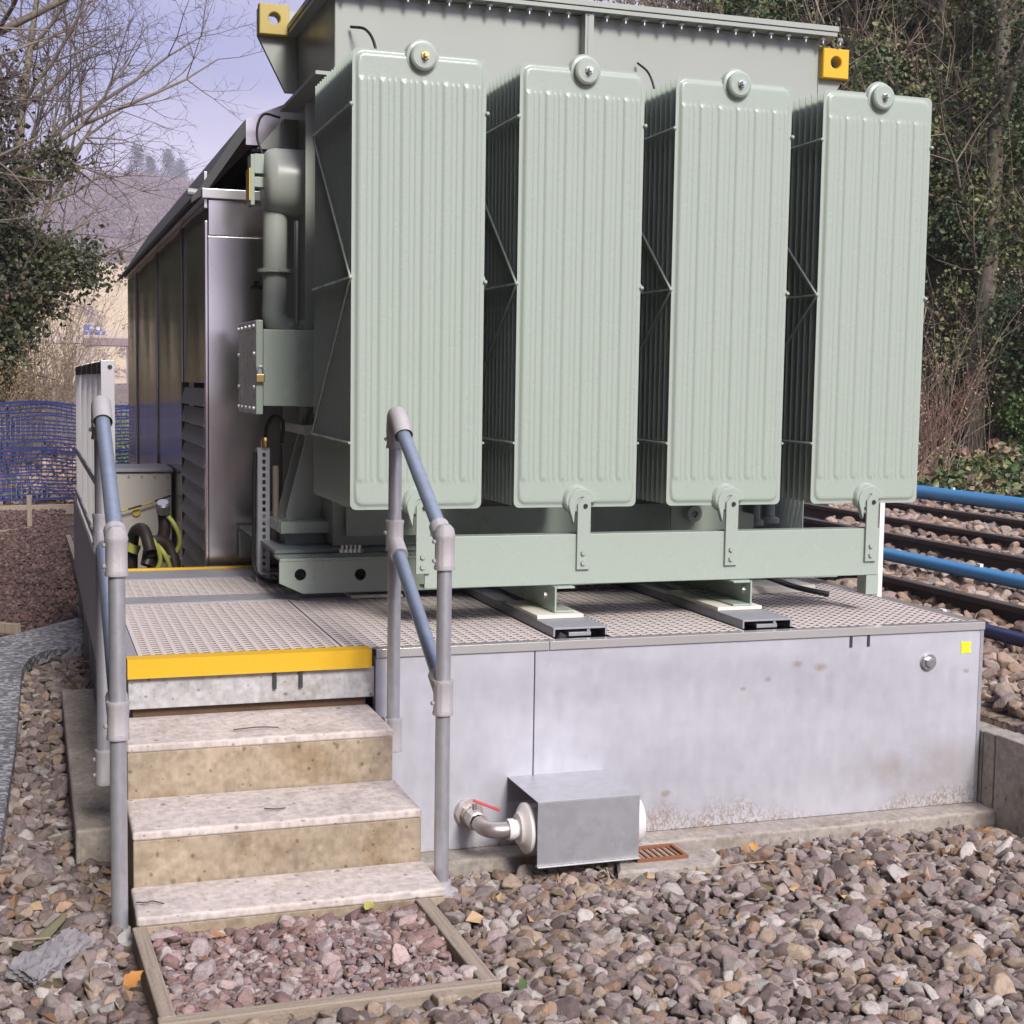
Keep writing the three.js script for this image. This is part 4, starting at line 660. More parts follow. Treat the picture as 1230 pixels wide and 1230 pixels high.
// ---------------------------------------------------------------- vegetation
const barkTex = tex(256, 256, 0.5, (u, v) => { const a = fbm(u * 2, v * 0.5, 12, 5, 91); const k = 0.5 + 0.9 * a; return [0.20 * k, 0.17 * k, 0.13 * k]; });
const mBark = M({ map: barkTex, roughness: 0.95 }), mTwig = M({ color: rgb(0.105, 0.078, 0.066), roughness: 0.9 }), mTwigPale = M({ color: rgb(0.29, 0.225, 0.165), roughness: 0.9 }), mTwigRed = M({ color: rgb(0.23, 0.115, 0.09), roughness: 0.9 });
function segGeo(segs) { // [p0,p1,r0,r1]
  const pos = [], nor = [], uv = [], id = []; const a = V(), b = V(), d = V();
  for (const [p, q, r0, r1] of segs) {
    const n = r0 > 0.06 ? 7 : r0 > 0.02 ? 5 : 3; d.subVectors(q, p).normalize(); a.set(Math.abs(d.y) > 0.9 ? 1 : 0, Math.abs(d.y) > 0.9 ? 0 : 1, 0).cross(d).normalize(); b.crossVectors(d, a); const o = pos.length / 3;
    for (let i = 0; i < n; i++) { const t = i / n * 6.2832, c = Math.cos(t), s = Math.sin(t), nx = a.x * c + b.x * s, ny = a.y * c + b.y * s, nz = a.z * c + b.z * s; pos.push(p.x + nx * r0, p.y + ny * r0, p.z + nz * r0, q.x + nx * r1, q.y + ny * r1, q.z + nz * r1); nor.push(nx, ny, nz, nx, ny, nz); uv.push(i / n * 0.5, p.y, i / n * 0.5, q.y); }
    for (let i = 0; i < n; i++) { const k = o + i * 2, m = o + ((i + 1) % n) * 2; id.push(k, m, k + 1, k + 1, m, m + 1); }
  }
  const g = new THREE.BufferGeometry(); g.setAttribute('position', new THREE.Float32BufferAttribute(pos, 3)); g.setAttribute('normal', new THREE.Float32BufferAttribute(nor, 3)); g.setAttribute('uv', new THREE.Float32BufferAttribute(uv, 2)); g.setIndex(id); return g;
}
function grow(seed, o) { // returns {wood, twigs, axis points}
  const r = mulberry(seed), wood = [], twigs = [], axis = [];
  const rv = (s) => V((r() - 0.5) * s, (r() - 0.5) * s, (r() - 0.5) * s);
  function br(p, dir, len, rad, lv) {
    const n = lv === 0 ? 9 : lv === 1 ? 6 : 4; let cur = p.clone(), d = dir.clone(); const st = len / n; const kids = [];
    for (let i = 0; i < n; i++) {
      const t0 = i / n, t1 = (i + 1) / n, r0 = rad * (1 - 0.75 * t0), r1 = rad * (1 - 0.75 * t1);
      d.add(rv(lv === 0 ? o.wob ?? 0.12 : 0.38)).add(V(0, lv === 0 ? 0.05 : (o.trop ?? 0.05), 0)); if (o.bias) d.addScaledVector(o.bias, lv ? 0.05 : 0.015); d.normalize();
      const nx = cur.clone().addScaledVector(d, st); (rad > 0.014 ? wood : twigs).push([cur, nx, r0, r1]); if (lv < 2) axis.push([nx, r1, lv]);
      const f = t1; if (lv < o.levels) { let c = lv === 0 ? (f > (o.bare ?? 0.25) ? o.kids[0] : 0) : o.kids[Math.min(lv, o.kids.length - 1)]; c = Math.floor(c + r()); for (let k = 0; k < c; k++) kids.push([nx.clone(), d.clone(), f, r1]); }
      cur = nx;
    }
    for (const [q, dd, f, rr] of kids) {
      const ax = rv(2).cross(dd).normalize(); const ang = 0.5 + 0.55 * r(); const nd = dd.clone().applyAxisAngle(ax, ang); if (o.bias && lv === 0) nd.addScaledVector(o.bias, 0.5).normalize();
      br(q, nd, len * (lv === 0 ? o.ratio0 ?? 0.5 : 0.55) * (1.15 - 0.5 * f) * (0.7 + 0.5 * r()), Math.max(o.minR ?? 0.0035, Math.min(rr * 0.65, rad * 0.5)), lv + 1);
    }
  }
  br(V(0, -0.2, 0), (o.dir ?? V(0, 1, 0)).clone().normalize(), o.height, o.radius, 0); return { wood, twigs, axis };
}
// leaf sprays
function spray(seed, n, rad, leaf, flat = 1) {
  const r = mulberry(seed), pos = [], id = [], uv = [];
  for (let i = 0; i < n; i++) {
    const c = V(r() - 0.5, (r() - 0.5) * flat, r() - 0.5).multiplyScalar(2 * rad * Math.cbrt(r())), u = V(r() - 0.5, r() - 0.6, r() - 0.5).normalize(), w = V(r() - 0.5, r() - 0.5, r() - 0.5).cross(u).normalize(), k = new THREE.Vector3().crossVectors(u, w), s = leaf * (0.6 + 0.8 * r()), o = pos.length / 3;
    const pt = (a, b, e) => { const q = c.clone().addScaledVector(u, a * s).addScaledVector(w, b * s).addScaledVector(k, e * s); pos.push(q.x, q.y, q.z); uv.push(a, b); };
    pt(-0.5, 0, 0); pt(0.0, 0.42, 0.14); pt(0.6, 0, 0); pt(0.0, -0.42, 0.14); id.push(o, o + 2, o + 1, o, o + 3, o + 2);
  }
  const g = new THREE.BufferGeometry(); g.setAttribute('position', new THREE.Float32BufferAttribute(pos, 3)); g.setAttribute('uv', new THREE.Float32BufferAttribute(uv, 2)); g.setIndex(id); return (() => { const q = g.toNonIndexed(); q.computeVertexNormals(); return q; })();
}
const mLeaf = M({ color: 0xffffff, roughness: 0.55, side: THREE.DoubleSide }), mLeafDry = M({ color: 0xffffff, roughness: 0.9, side: THREE.DoubleSide });
const IVY = [[0.045, 0.085, 0.025], [0.06, 0.11, 0.03], [0.035, 0.065, 0.025], [0.09, 0.125, 0.04], [0.055, 0.09, 0.04]], OLIVE = [[0.17, 0.165, 0.06], [0.13, 0.14, 0.05], [0.21, 0.175, 0.08], [0.09, 0.115, 0.04], [0.16, 0.12, 0.07]], DRY = [[0.30, 0.21, 0.10], [0.24, 0.16, 0.08], [0.36, 0.27, 0.14], [0.20, 0.15, 0.08], [0.26, 0.22, 0.09]], LITTER = [[0.25, 0.16, 0.11], [0.33, 0.22, 0.16], [0.19, 0.12, 0.08], [0.38, 0.29, 0.22], [0.14, 0.15, 0.06]];
const WOODG = [[0.085, 0.125, 0.04], [0.115, 0.14, 0.045], [0.15, 0.155, 0.055], [0.065, 0.105, 0.035], [0.10, 0.12, 0.05], [0.18, 0.15, 0.075]];
const IVYDARK = [[0.035, 0.052, 0.02], [0.055, 0.065, 0.028], [0.09, 0.08, 0.042], [0.045, 0.07, 0.03], [0.07, 0.085, 0.03], [0.10, 0.085, 0.05]];
const spWood = [spray(41, 52, 0.26, 0.046), spray(42, 52, 0.26, 0.042), spray(43, 46, 0.28, 0.05)];
const spOut = [spray(31, 13, 0.23, 0.12), spray(32, 13, 0.24, 0.13)];
const spIvy = [spray(1, 34, 0.23, 0.06), spray(2, 34, 0.23, 0.055), spray(3, 30, 0.25, 0.066)], spDry = [spray(4, 16, 0.24, 0.03), spray(5, 16, 0.26, 0.026)];
function leaves(parent, name, spots, pal, geos, mat, seed) { // spots [x,y,z,scale]
  const r = mulberry(seed), d = new THREE.Object3D(), c = new THREE.Color(), L = geos.map(() => []); for (const s of spots) L[Math.floor(r() * geos.length)].push(s);
  L.forEach((l, k) => { if (!l.length) return; const m = new THREE.InstancedMesh(geos[k], mat, l.length); m.name = name; m.userData.kind = 'stuff'; m.castShadow = m.receiveShadow = true; l.forEach((s, i) => { d.position.set(s[0], s[1], s[2]); d.rotation.set(r() * 6, r() * 6, r() * 6); d.scale.setScalar(s[3] * (0.7 + 0.6 * r())); d.updateMatrix(); m.setMatrixAt(i, d.matrix); const p = pal[Math.floor(r() * pal.length)], f = 0.7 + 0.6 * r(); m.setColorAt(i, c.setRGB(p[0] * f, p[1] * f, p[2] * f)); }); parent.add(m); });
}
function ivyAlong(axis, seed, o) { const r = mulberry(seed), out = []; for (let k = 0; k < o.n; k++) { const i = Math.floor(r() * axis.length), [p, ra, lv] = axis[i]; const q = axis[Math.max(0, i - 1)][0]; if (p.y > o.top * (0.6 + 0.6 * r()) || p.y < 0.1) continue; const t = r(), w = (lv ? 0.55 : 1) * o.rad * (0.45 + 0.8 * r()), an = r() * 6.28; const lp = p.distanceTo(q) < 1.6 ? p.clone().lerp(q, t) : p; out.push([lp.x + Math.cos(an) * w, lp.y + (r() - 0.5) * 0.6, lp.z + Math.sin(an) * w, o.s ?? 1]); } return out; }

// -- bare winter trees and ivy trees on the fence side
function tree(name, label, pos, seed, o, ivy, group) {
  const t = thing(name, label, 'tree', pos, group); const g = grow(seed, o);
  part(t, 'trunk', segGeo(g.wood), mBark); part(t, 'crown', segGeo(g.twigs), o.twig ?? mTwig);
  if (ivy) leaves(t, 'ivy', ivyAlong(g.axis, seed + 5, ivy), ivy.pal ?? IVYDARK, spIvy, mLeaf, seed + 9);
  return t;
}
const gy = (x, z) => H(x, z) - 0.02;
const bareO = (h, rad, b) => ({ height: h, radius: rad, levels: 4, kids: [2.1, 1.5, 1.45, 1.25], bare: 0.22, ratio0: 0.52, trop: 0.02, minR: 0.0042, wob: 0.14, bias: b });
tree('bare_tree', 'bare winter tree reaching over the sky beside the kiosk roof', [-2.3, gy(-2.3, -17), -17], 301, bareO(9.0, 0.17, V(0.55, 0.05, 0)), { n: 500, top: 3.2, rad: 0.45 });
tree('bare_tree', 'smaller bare tree behind the ivy covered trunk', [-0.4, gy(-0.4, -24), -24], 302, bareO(8.5, 0.13, V(0.25, 0.0, 0)), { n: 260, top: 3.0, rad: 0.4 });
tree('bare_tree', 'leaning bare tree at the left picture edge', [-3.2, gy(-3.2, -13), -13], 303, bareO(8.2, 0.15, V(0.5, 0.1, -0.1)), { n: 500, top: 3.6, rad: 0.5 });
tree('ivy_tree', 'dark ivy covered tree left of the far field', [-0.85, gy(-0.85, -20), -20], 304, { height: 5.6, radius: 0.14, levels: 3, kids: [1.7, 1.5, 1.3], bare: 0.1, ratio0: 0.36, trop: 0.03, minR: 0.005 }, { n: 2200, top: 4.7, rad: 0.55, s: 1.05 });
tree('ivy_tree', 'ivy covered tree standing out of the left edge above the blue mesh', [-1.6, gy(-1.6, -18.2), -18.2], 305, { height: 5.2, radius: 0.13, levels: 3, kids: [1.8, 1.5, 1.3], bare: 0.08, ratio0: 0.36, trop: 0.02, minR: 0.005 }, { n: 2000, top: 4.2, rad: 0.6, s: 1.05 });
// the wood edge that shades the fence side, going on out of the picture
{
  const r = mulberry(400); const spots = [[-4.6, -1.6], [-4.8, -4.8], [-4.7, -8.2], [-4.9, 1.8], [-4.6, 5.2], [-4.4, 9.0], [-5.6, -3.2], [-5.2, 0.2], [-6.0, -6.2], [-5.8, -9.6], [-6.4, -13], [-5.4, 3.4], [-5.8, 6.8], [-8.2, -1.6], [-8.6, -5.0], [-8.4, 2.4], [-8.8, -8.6]];
  const base = grow(410, { height: 12, radius: 0.24, levels: 3, kids: [2.6, 1.6, 1.3], bare: 0.08, ratio0: 0.38, trop: 0.03, minR: 0.007 }); const wg = segGeo(base.wood), tg = segGeo(base.twigs), iv = ivyAlong(base.axis, 415, { n: 6500, top: 11.5, rad: 0.9, s: 2.3 });
  spots.forEach(([x, z], i) => { const t = thing('ivy_tree', 'dense ivy covered tree of the wood edge left of the picture', 'tree', [x, gy(x, z), z], 'ivy trees of the wood edge left of the picture'); t.rotation.y = r() * 6; part(t, 'trunk', wg, mBark); part(t, 'crown', tg, mTwig); leaves(t, 'ivy', iv, IVYDARK, spOut, mLeaf, 420 + i); });
}
// brown scrub beyond the fence
function shrub(name, label, pos, seed, h, w, n, twig, leafN, pal, group) {
  const t = thing(name, label, 'shrub', pos, group), r = mulberry(seed), s = [], sp = [];
  for (let i = 0; i < n; i++) {
    const a = r() * 6.28, out = w * (0.3 + 0.9 * r()); let p = V(Math.cos(a) * w * 0.25 * r(), -0.05, Math.sin(a) * w * 0.25 * r()), d = V(Math.cos(a) * out, h * 1.6, Math.sin(a) * out).normalize(); const L = h * (0.55 + 0.55 * r()), k = 6; let rad = 0.007 + 0.006 * r();
    for (let q = 0; q < k; q++) { d.add(V((r() - 0.5) * 0.35, -0.06 - 0.06 * r(), (r() - 0.5) * 0.35)).normalize(); const nx = p.clone().addScaledVector(d, L / k); s.push([p, nx, rad, rad * 0.8]); if (q > 0) for (let z = 0; z < 2; z++) { const e = d.clone().add(V(r() - 0.5, r() - 0.4, r() - 0.5).multiplyScalar(1.5)).normalize(); const q2 = nx.clone().addScaledVector(e, L * 0.16 * (0.4 + r())); s.push([nx, q2, rad * 0.5, 0.0025]); if (r() < leafN) sp.push([q2.x, q2.y, q2.z, 0.8]); } rad *= 0.8; p = nx; }
  }
  part(t, 'stems', segGeo(s), twig); if (sp.length) leaves(t, 'foliage', sp, pal ?? DRY, spDry, mLeafDry, seed + 3); return t;
}
[[0.2, -24, 3.6, 0.8, 'tallest tan scrub willow behind the ivy covered tree'], [0.75, -30, 3.4, 0.9, 'tan scrub willow nearest the far field'], [-0.25, -19.5, 2.1, 0.8, 'low tan scrub in front of the bridge end'], [-0.9, -17, 1.7, 0.9, 'low tan scrub at the left edge behind the blue mesh'], [0.1, -27, 2.6, 1.0, 'tan scrub willow behind the low scrub']].forEach(([x, z, h, w, l], i) => shrub('scrub_willow', l, [x, gy(x, z), z], 500 + i, h, w, 40, mTwigPale, 0.45, DRY, 'tan scrub beyond the blue mesh'));
shrub('grass_tuft', 'bright green tuft right of the guard rail top', [1.05, gy(1.05, -19), -19], 520, 0.9, 0.5, 30, M({ color: rgb(0.12, 0.17, 0.04), roughness: 0.8 }), 0.9, [[0.13, 0.2, 0.04], [0.2, 0.24, 0.07]]);
// leaf litter left, beyond the mesh
{ const r = mulberry(530), l = []; for (let i = 0; i < 1500; i++) { const z = -16 - r() * 12, x = -2 + r() * 4.5; l.push([x, H(x, z) + 0.02, z, 0.8]); } const t = thing('leaf_litter', 'pinkish brown dead leaves and debris behind the blue mesh', 'leaf litter', [0, 0, 0], null, 'stuff'); leaves(t, 'leaves', l, LITTER, [spray(7, 16, 0.3, 0.09, 0.15)], mLeafDry, 531); }

// -- wooded bank beyond the tracks
{
  const r = mulberry(600); const protos = [];
  for (let k = 0; k < 5; k++) { const g = grow(610 + k, { height: 12 + 3 * r(), radius: 0.11 + 0.05 * r(), levels: 3, kids: [2.6, 1.9, 1.8], bare: 0.08, ratio0: 0.32, trop: 0.03, minR: 0.005, wob: 0.1 }); protos.push({ w: segGeo(g.wood), t: segGeo(g.twigs), iv: ivyAlong(g.axis, 630 + k, { n: 3600, top: [9.5, 7, 10.5, 5.5, 9][k], rad: 0.6, s: 1.05, }), k }); }
  const spots = []; // q = x / -z, d = distance out along z
  for (const [q, d, k] of [[0.815, 18.5, 0], [0.735, 19, 2], [0.69, 17, 1], [0.665, 21, 0], [0.615, 19, 2], [0.575, 22, 4], [0.53, 24, 0], [0.495, 26, 3], [0.77, 23, 3], [0.64, 27, 2], [0.47, 33, 1], [0.44, 36, 4], [0.40, 40, 3], [0.36, 44, 0], [0.73, 15.8, 3]]) spots.push([q * d, -d, k]);
  const where = ['', '']; void where;
  const nth = (i) => ['first', 'second', 'third', 'fourth', 'fifth', 'sixth', 'seventh', 'eighth', 'ninth', 'tenth', 'eleventh', 'twelfth', 'thirteenth', 'fourteenth', 'fifteenth', 'sixteenth', 'seventeenth', 'eighteenth', 'nineteenth', 'twentieth', 'twenty-first', 'twenty-second', 'twenty-third', 'twenty-fourth'][i];
  spots.sort((a, b) => b[0] / -b[1] - a[0] / -a[1]);
  spots.forEach(([x, z, k], i) => { const p = protos[k]; const t = thing('woodland_tree', `ivy clad tree in the wood beyond the tracks, ${nth(i)} counted from the right edge`, 'tree', [x, gy(x, z), z], 'ivy clad trees of the wood beyond the tracks'); t.rotation.y = r() * 6.28; t.scale.setScalar(0.85 + 0.35 * r()); part(t, 'trunk', p.w, mBark); part(t, 'crown', p.t, mTwigPale); leaves(t, 'ivy', p.iv, i % 2 === 0 ? WOODG : WOODG.concat(IVY), spWood, mLeaf, 650 + i); });
  // bramble and red stems at the wood edge
  const bp = []; for (let i = 0; i < 16; i++) { const q = 0.64 + 0.24 * r(), d = 14.2 + 4.5 * r(); bp.push([q * d, -d]); }
  bp.sort((a, b) => b[0] / -b[1] - a[0] / -a[1]);
  bp.forEach(([x, z], i) => shrub('bramble_thicket', `bramble thicket below the wood, ${nth(i)} counted from the right edge`, [x, gy(x, z), z], 700 + i, 1.5 + 0.9 * r(), 0.9, 24, i % 3 ? mTwigRed : mTwigPale, 0.12, LITTER, 'bramble thickets below the wood'));
  // evergreen bush at the right edge
  { const t = thing('evergreen_bush', 'round bright green bush at the right edge of the bank', 'bush', [12.3, gy(12.3, -15.4), -15.4]), s = []; for (let i = 0; i < 260; i++) { const a = r() * 6.28, b = Math.acos(2 * r() - 1), q = 0.62 * Math.cbrt(r()); s.push([Math.sin(b) * Math.cos(a) * q * 1.1, 0.65 + Math.cos(b) * q, Math.sin(b) * Math.sin(a) * q, 0.75]); } const st = []; for (let i = 0; i < 9; i++) st.push([V(0, -0.1, 0), V((r() - 0.5) * 0.9, 0.6 + 0.4 * r(), (r() - 0.5) * 0.9), 0.02, 0.006]); part(t, 'stems', segGeo(st), mBark); leaves(t, 'foliage', s, [[0.08, 0.15, 0.03], [0.11, 0.19, 0.04], [0.06, 0.11, 0.03]], spIvy, mLeaf, 740); }
  // ground cover
  const l = [], v = []; for (let i = 0; i < 9000; i++) { const d = 11 + 20 * r() * r() + 2 * r(), q = 0.5 + 0.38 * r(), x = q * d; if (x < 9.9) continue; const z = -d, n = fbm(x / 7 + 50, z / 7 + 50, 14, 3, 88); (n > 0.5 ? v : l).push([x, H(x, z) + 0.04, z, n > 0.5 ? 0.8 : 0.9]); }
  const t = thing('leaf_litter', 'brown leaf litter covering the bank below the wood', 'leaf litter', [0, 0, 0], null, 'stuff'); leaves(t, 'leaves', l, LITTER, [spray(8, 20, 0.3, 0.09, 0.25)], mLeafDry, 751);
  const t2 = thing('ground_ivy', 'dark green ivy patches creeping over the bank', 'ground cover', [0, 0, 0], null, 'stuff'); leaves(t2, 'leaves', v, IVY.concat(OLIVE), [spray(9, 20, 0.3, 0.08, 0.4)], mLeaf, 752);
}
// ---------------------------------------------------------------- far hill, bridge, van
{
  const prof = (x, z) => { const d = -z; let h = 0; h += 34 * sst(300, 470, d) + 40 * sst(450, 640, d) + 6 * sst(640, 900, d); h *= 1 + 0.12 * Math.sin(x / 70 + 1) ; return h - 2 + 3 * hn(x * 0.05, z * 0.05); };
  const pos = [], uv = [], col = [], id = []; const X0 = -260, NX = 70, NZ = 60; for (let j = 0; j <= NZ; j++) for (let i = 0; i <= NX; i++) { const x = X0 + i * 10, z = -290 - j * 11; pos.push(x, prof(x, z), z); uv.push(x, z); const n = fbm(x / 90 + 20, z / 90 + 20, 9, 3, 97); const w = sst(466, 474, -z + 10 * (n - 0.5)); const c = [mix(0.46, 0.2, w), mix(0.37, 0.15, w), mix(0.22, 0.13, w)]; const f = 0.85 + 0.3 * n; col.push(c[0] * f, c[1] * f, c[2] * f); }
  for (let j = 0; j < NZ; j++) for (let i = 0; i < NX; i++) { const a = j * (NX + 1) + i; id.push(a, a + 1, a + NX + 1, a + 1, a + NX + 2, a + NX + 1); }
  const g = new THREE.BufferGeometry(); g.setAttribute('position', new THREE.Float32BufferAttribute(pos, 3)); g.setAttribute('uv', new THREE.Float32BufferAttribute(uv, 2)); g.setAttribute('color', new THREE.Float32BufferAttribute(col, 3)); g.setIndex(id); g.computeVertexNormals();
  tag(part(scene, 'hill', g, M({ color: 0xffffff, vertexColors: true, roughness: 1 })), 'pale stubble field and wooded hill beyond the bridge', 'hill', null, 'structure');
  const r = mulberry(800), l = []; for (let i = 0; i < 5200; i++) { const d = 470 + 240 * r(), q = -0.03 + 0.2 * r(), x = q * d; l.push([x, prof(x, -d) + 1.6 + 2.5 * r(), -d, 6 + 5 * r()]); } for (let i = 0; i < 60; i++) { const d = 330 + 120 * r(), x = (0.02 + 0.06 * r()) * d; if (fbm(x / 40 + 9, d / 40, 9, 2, 5) > 0.5) l.push([x, prof(x, -d) + 1.2, -d, 5 + 3 * r()]); }
  const t = thing('hill_wood', 'purple brown leafless wood covering the far hill', 'woodland', [0, 0, 0], null, 'stuff'); leaves(t, 'crowns', l, [[0.20, 0.145, 0.125], [0.23, 0.165, 0.14], [0.175, 0.13, 0.11], [0.21, 0.165, 0.125]], [spray(20, 60, 0.3, 0.07), spray(21, 60, 0.28, 0.06)], mLeafDry, 801);
  const pine = (x, d, h, label) => { const tt = thing('pine_tree', label, 'tree', [x, prof(x, -d) - 1, -d], 'dark evergreens on the hilltop'); part(tt, 'trunk', cyl([0, 0, 0], [0, h * 0.8, 0], 0.5, 0.15, 7), mBark); const s = []; for (let i = 0; i < 130; i++) { const f = r(), a = r() * 6.28, q = h * 0.32 * (1 - f * 0.85) * Math.sqrt(r()); s.push([Math.cos(a) * q, h * (0.2 + 0.85 * f), Math.sin(a) * q, 7]); } leaves(tt, 'crown', s, [[0.03, 0.05, 0.025], [0.045, 0.07, 0.035]], spIvy, mLeaf, 810 + Math.round(x)); };
  pine(44, 640, 19, 'dark evergreen leftmost on the hilltop'); pine(50, 645, 15, 'dark evergreen second from left on the hilltop'); pine(57, 640, 18, 'broad dark evergreen third on the hilltop'); pine(63, 650, 16, 'dark evergreen nearest the kiosk roof on the hilltop');
  const hs = thing('hill_house', 'small white house among the hilltop trees', 'house', [58, prof(58, -560) + 1, -560]); part(hs, 'wall', bx(-4, 4, 0, 5, -3, 3, 0.05), mWhite); part(hs, 'roof', ext([[-4.4, 0], [4.4, 0], [0, 3]], 6.6), M({ color: rgb(0.2, 0.1, 0.07), roughness: 0.9 }), [0, 5, -3.3]); part(hs, 'window', bx(-2.4, -1.2, 1.5, 3, 3.001, 3.06, 0), mDark);
}
{
  const t = thing('road_bridge', 'pale concrete road bridge crossing below the far field', 'bridge', [0, 0, -285]); const mBr = M({ color: rgb(0.5, 0.42, 0.35), roughness: 0.9 }), mBrS = M({ color: rgb(0.22, 0.15, 0.14), roughness: 0.9 });
  part(t, 'deck', bx(9.5, 60, 7.6, 9.0, -4, 4, 0.05), mBrS); part(t, 'deck', bx(-20, 9.4, 7.9, 9.2, -4, 4, 0.05), mBr); part(t, 'parapet', bx(-20, 60, 9.21, 9.5, 3.6, 3.9, 0.03), mBr);
  for (let i = 0; i < 44; i++) part(t, 'parapet_post', bx(9 + i * 1.15, 9.35 + i * 1.15, 9.51, 10.2, 3.65, 3.85, 0.01), mBr); part(t, 'parapet_rail', bx(9, 60, 10.21, 10.32, 3.65, 3.85, 0.01), mBr);
  part(t, 'pier', bx(8.2, 11.6, -2, 7.59, -3.5, 3.5, 0.05), mBr); part(t, 'pier', bx(30, 33, -2, 7.59, -3.5, 3.5, 0.05), mBr); part(t, 'pier', bx(17.6, 18.3, -2, 7.59, -3, 3, 0.05), mWhite);
}
{
  const t = thing('van', 'small blue van crossing the pale road bridge', 'van', [11.6, 9.25, -285]); const mB = M({ color: rgb(0.03, 0.10, 0.42), roughness: 0.3 });
  part(t, 'body', ext([[-1.9, 0.4], [1.9, 0.4], [1.95, 1.2], [1.35, 1.35], [0.8, 2.1], [-1.9, 2.15]], 1.8, 0.05), mB, [0, 0, -0.9]); part(t, 'window', bx(0.2, 0.95, 1.3, 1.9, 0.951, 0.99, 0.01), mWhite); part(t, 'window', bx(-0.9, 0.0, 1.3, 1.9, 0.951, 0.99, 0.01), mSteel);
  for (const x of [-1.2, 1.2]) part(t, 'wheel', cyl([x, 0.33, 0.6], [x, 0.33, 0.97], 0.33, 0.33, 16), mBlack);
}
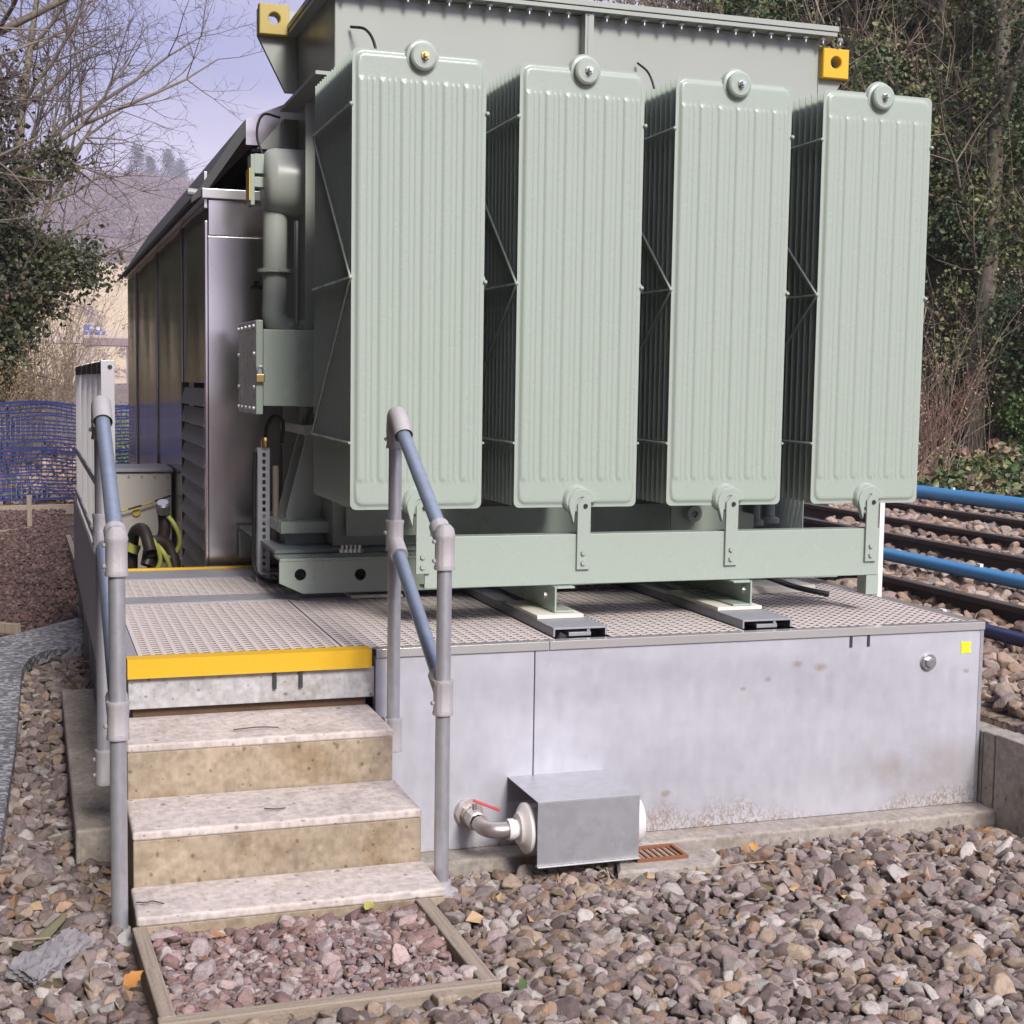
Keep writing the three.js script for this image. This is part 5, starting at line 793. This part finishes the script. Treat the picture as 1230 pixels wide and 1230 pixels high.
// ---------------------------------------------------------------- small things on the gravel
{
  { const m = solo('slate_slab', 'flat grey broken slab lying on the gravel left of the timber frame', 'slab', (() => { const g = mergeVertices(new THREE.BoxGeometry(0.19, 0.03, 0.085, 38, 6, 17).deleteAttribute('uv').deleteAttribute('normal')), p = g.attributes.position; for (let i = 0; i < p.count; i++) { const x = p.getX(i), y = p.getY(i), z = p.getZ(i), n = fbm(x * 5 + 3, z * 5 + y * 4 + 3, 12, 4, 5) - 0.5, e = fbm(x * 6 + 7, y * 9 + z * 3 + 1, 9, 4, 9) - 0.5; p.setXYZ(i, x + Math.sign(x) * 0.05 * e * (Math.abs(x) > 0.07 ? 1 : 0), y + 0.022 * n + 0.02 * (x * 0.5), z * (1 - 0.9 * x) + 0.03 * e * (Math.abs(z) > 0.03 ? 1 : 0)); } g.computeVertexNormals(); return toCreasedNormals(buv(g), 0.5); })(), M({ color: rgb(0.23, 0.215, 0.225), roughness: 0.9, bumpMap: noiseTex, bumpScale: 0.012 }), [0.025, 0.232, -3.6], [0.1, 0.75, 0.06]); void m; }
  const mL = (c) => M({ color: rgb(...c), roughness: 0.8, side: THREE.DoubleSide });
  const leafG = (() => { const n = 9, pos = [], id = []; for (let i = 0; i <= n; i++) { const t = i / n, w = 0.34 * Math.sin(Math.PI * Math.pow(t, 0.8)) * (1 + 0.2 * Math.sin(i * 2.3)); for (const s of [-1, 0, 1]) pos.push(t - 0.5, (s ? 0.12 : 0) + 0.12 * Math.sin(t * 4), s * w); if (i) { const a = i * 3 - 3; id.push(a, a + 1, a + 3, a + 1, a + 4, a + 3, a + 1, a + 2, a + 4, a + 2, a + 5, a + 4); } } const g = new THREE.BufferGeometry(); g.setAttribute('position', new THREE.Float32BufferAttribute(pos, 3)); g.setIndex(id); g.computeVertexNormals(); return g; })();
  const leaf = (label, p, s, rot, c) => { const m = solo('fallen_leaf', label, 'leaf', leafG, mL(c), p, rot, 'fallen leaves'); m.scale.setScalar(s); };
  leaf('curled orange leaf on the stones beside the left edging board', [0.215, 0.225, -3.42], 0.058, [0.5, 0.6, 0.5], [0.42, 0.19, 0.045]); leaf('flat orange brown leaf on the fine gravel near the bottom step', [0.44, 0.212, -3.66], 0.05, [0.1, 0.1, 0.1], [0.34, 0.17, 0.07]); leaf('yellow green leaf at the corner of the bottom step', [0.86, 0.222, -3.745], 0.045, [0.3, 0.8, 0.1], [0.34, 0.32, 0.09]); leaf('pale tan leaf on stones left of the handrail post', [0.07, 0.215, -3.98], 0.05, [0.5, 0.2, 0.4], [0.36, 0.24, 0.16]); leaf('small green leaf on the gravel right of the timber frame', [1.1, 0.215, -3.16], 0.035, [0.7, 1.2, 0.5], [0.06, 0.10, 0.035]); leaf('small yellow leaf far right on the gravel', [2.2, 0.19, -3.5], 0.045, [0.3, 2.2, 0.2], [0.5, 0.36, 0.1]); leaf('orange leaf on the gravel near the wall', [2.3, 0.1, -4.25], 0.045, [0.3, 1.1, 0.2], [0.45, 0.24, 0.07]);
  { const r = mulberry(901), l = []; for (let i = 0; i < 420; i++) { const x = -0.5 + 3.9 * r(), z = -4.5 + 1.9 * r() * r() + 0.3 * r(); if (!frontOK(x, z, 0.02)) continue; l.push([x, H(x, z) + 0.03 + 0.012 * r(), z, 0.55 + 0.6 * r()]); } for (let i = 0; i < 26; i++) l.push([0.3 + 0.66 * r(), 0.212, -3.75 + 0.5 * r(), 0.45]);
    const t = thing('leaf_fragments', 'scraps of dry brown leaf caught among the loose stones', 'leaf litter', [0, 0, 0], null, 'stuff'); leaves(t, 'leaves', l, [[0.22, 0.12, 0.06], [0.28, 0.17, 0.09], [0.15, 0.09, 0.05], [0.33, 0.23, 0.13], [0.12, 0.10, 0.06]], [spray(51, 1, 0.001, 0.034), spray(52, 1, 0.001, 0.028), spray(53, 2, 0.012, 0.026)], mLeafDry, 902); }
  const tw = (label, pts, r, m = mTwigPale) => solo('twig', label, 'twig', tube(pts, r, 16, 5), m, null, null, 'twigs');
  tw('thin pale twig lying on the gravel at the left edge', [[-0.2, 0.235, -3.75], [-0.06, 0.23, -3.74], [0.03, 0.235, -3.72]], 0.0035);  const stick = (label, p, rot, sc, c) => { const m = solo('stick', label, 'stick', stoneGeos[5], M({ color: rgb(...c), roughness: 0.95, bumpMap: noiseTex, bumpScale: 0.01 }), p, rot, 'sticks'); m.scale.set(...sc); };
  stick('thick mossy stick left of the handrail post', [0.03, 0.222, -3.81], [0, 1.2, 0.05], [0.095, 0.016, 0.017], [0.17, 0.16, 0.09]); stick('dark mossy stick at the left picture edge', [-0.08, 0.22, -3.76], [0, -0.9, 0.03], [0.08, 0.014, 0.016], [0.12, 0.1, 0.07]);
  tw('curly dark twig on the bottom step', [[0.25, 0.252, -3.87], [0.275, 0.256, -3.85], [0.29, 0.253, -3.865], [0.32, 0.252, -3.84]], 0.002, mTwig); tw('straight dark twig on the top step', [[0.58, 0.572, -4.42], [0.66, 0.573, -4.43], [0.72, 0.571, -4.42]], 0.0022, mTwig); tw('short dark twig on the middle step', [[0.63, 0.406, -4.12], [0.66, 0.408, -4.1], [0.69, 0.406, -4.11]], 0.0022, mTwig);
  tw('pale twig on the gravel in front of the wall', [[2.05, 0.13, -4.02], [2.15, 0.14, -4.0], [2.26, 0.135, -4.01]], 0.003); tw('pale twig among the stones at the lower right', [[2.5, 0.19, -3.75], [2.6, 0.2, -3.78], [2.72, 0.19, -3.76]], 0.003);
}
scene.fog = new THREE.FogExp2(new THREE.Color().setRGB(0.62, 0.6, 0.72), 0.0008);
renderer.render(scene, camera);
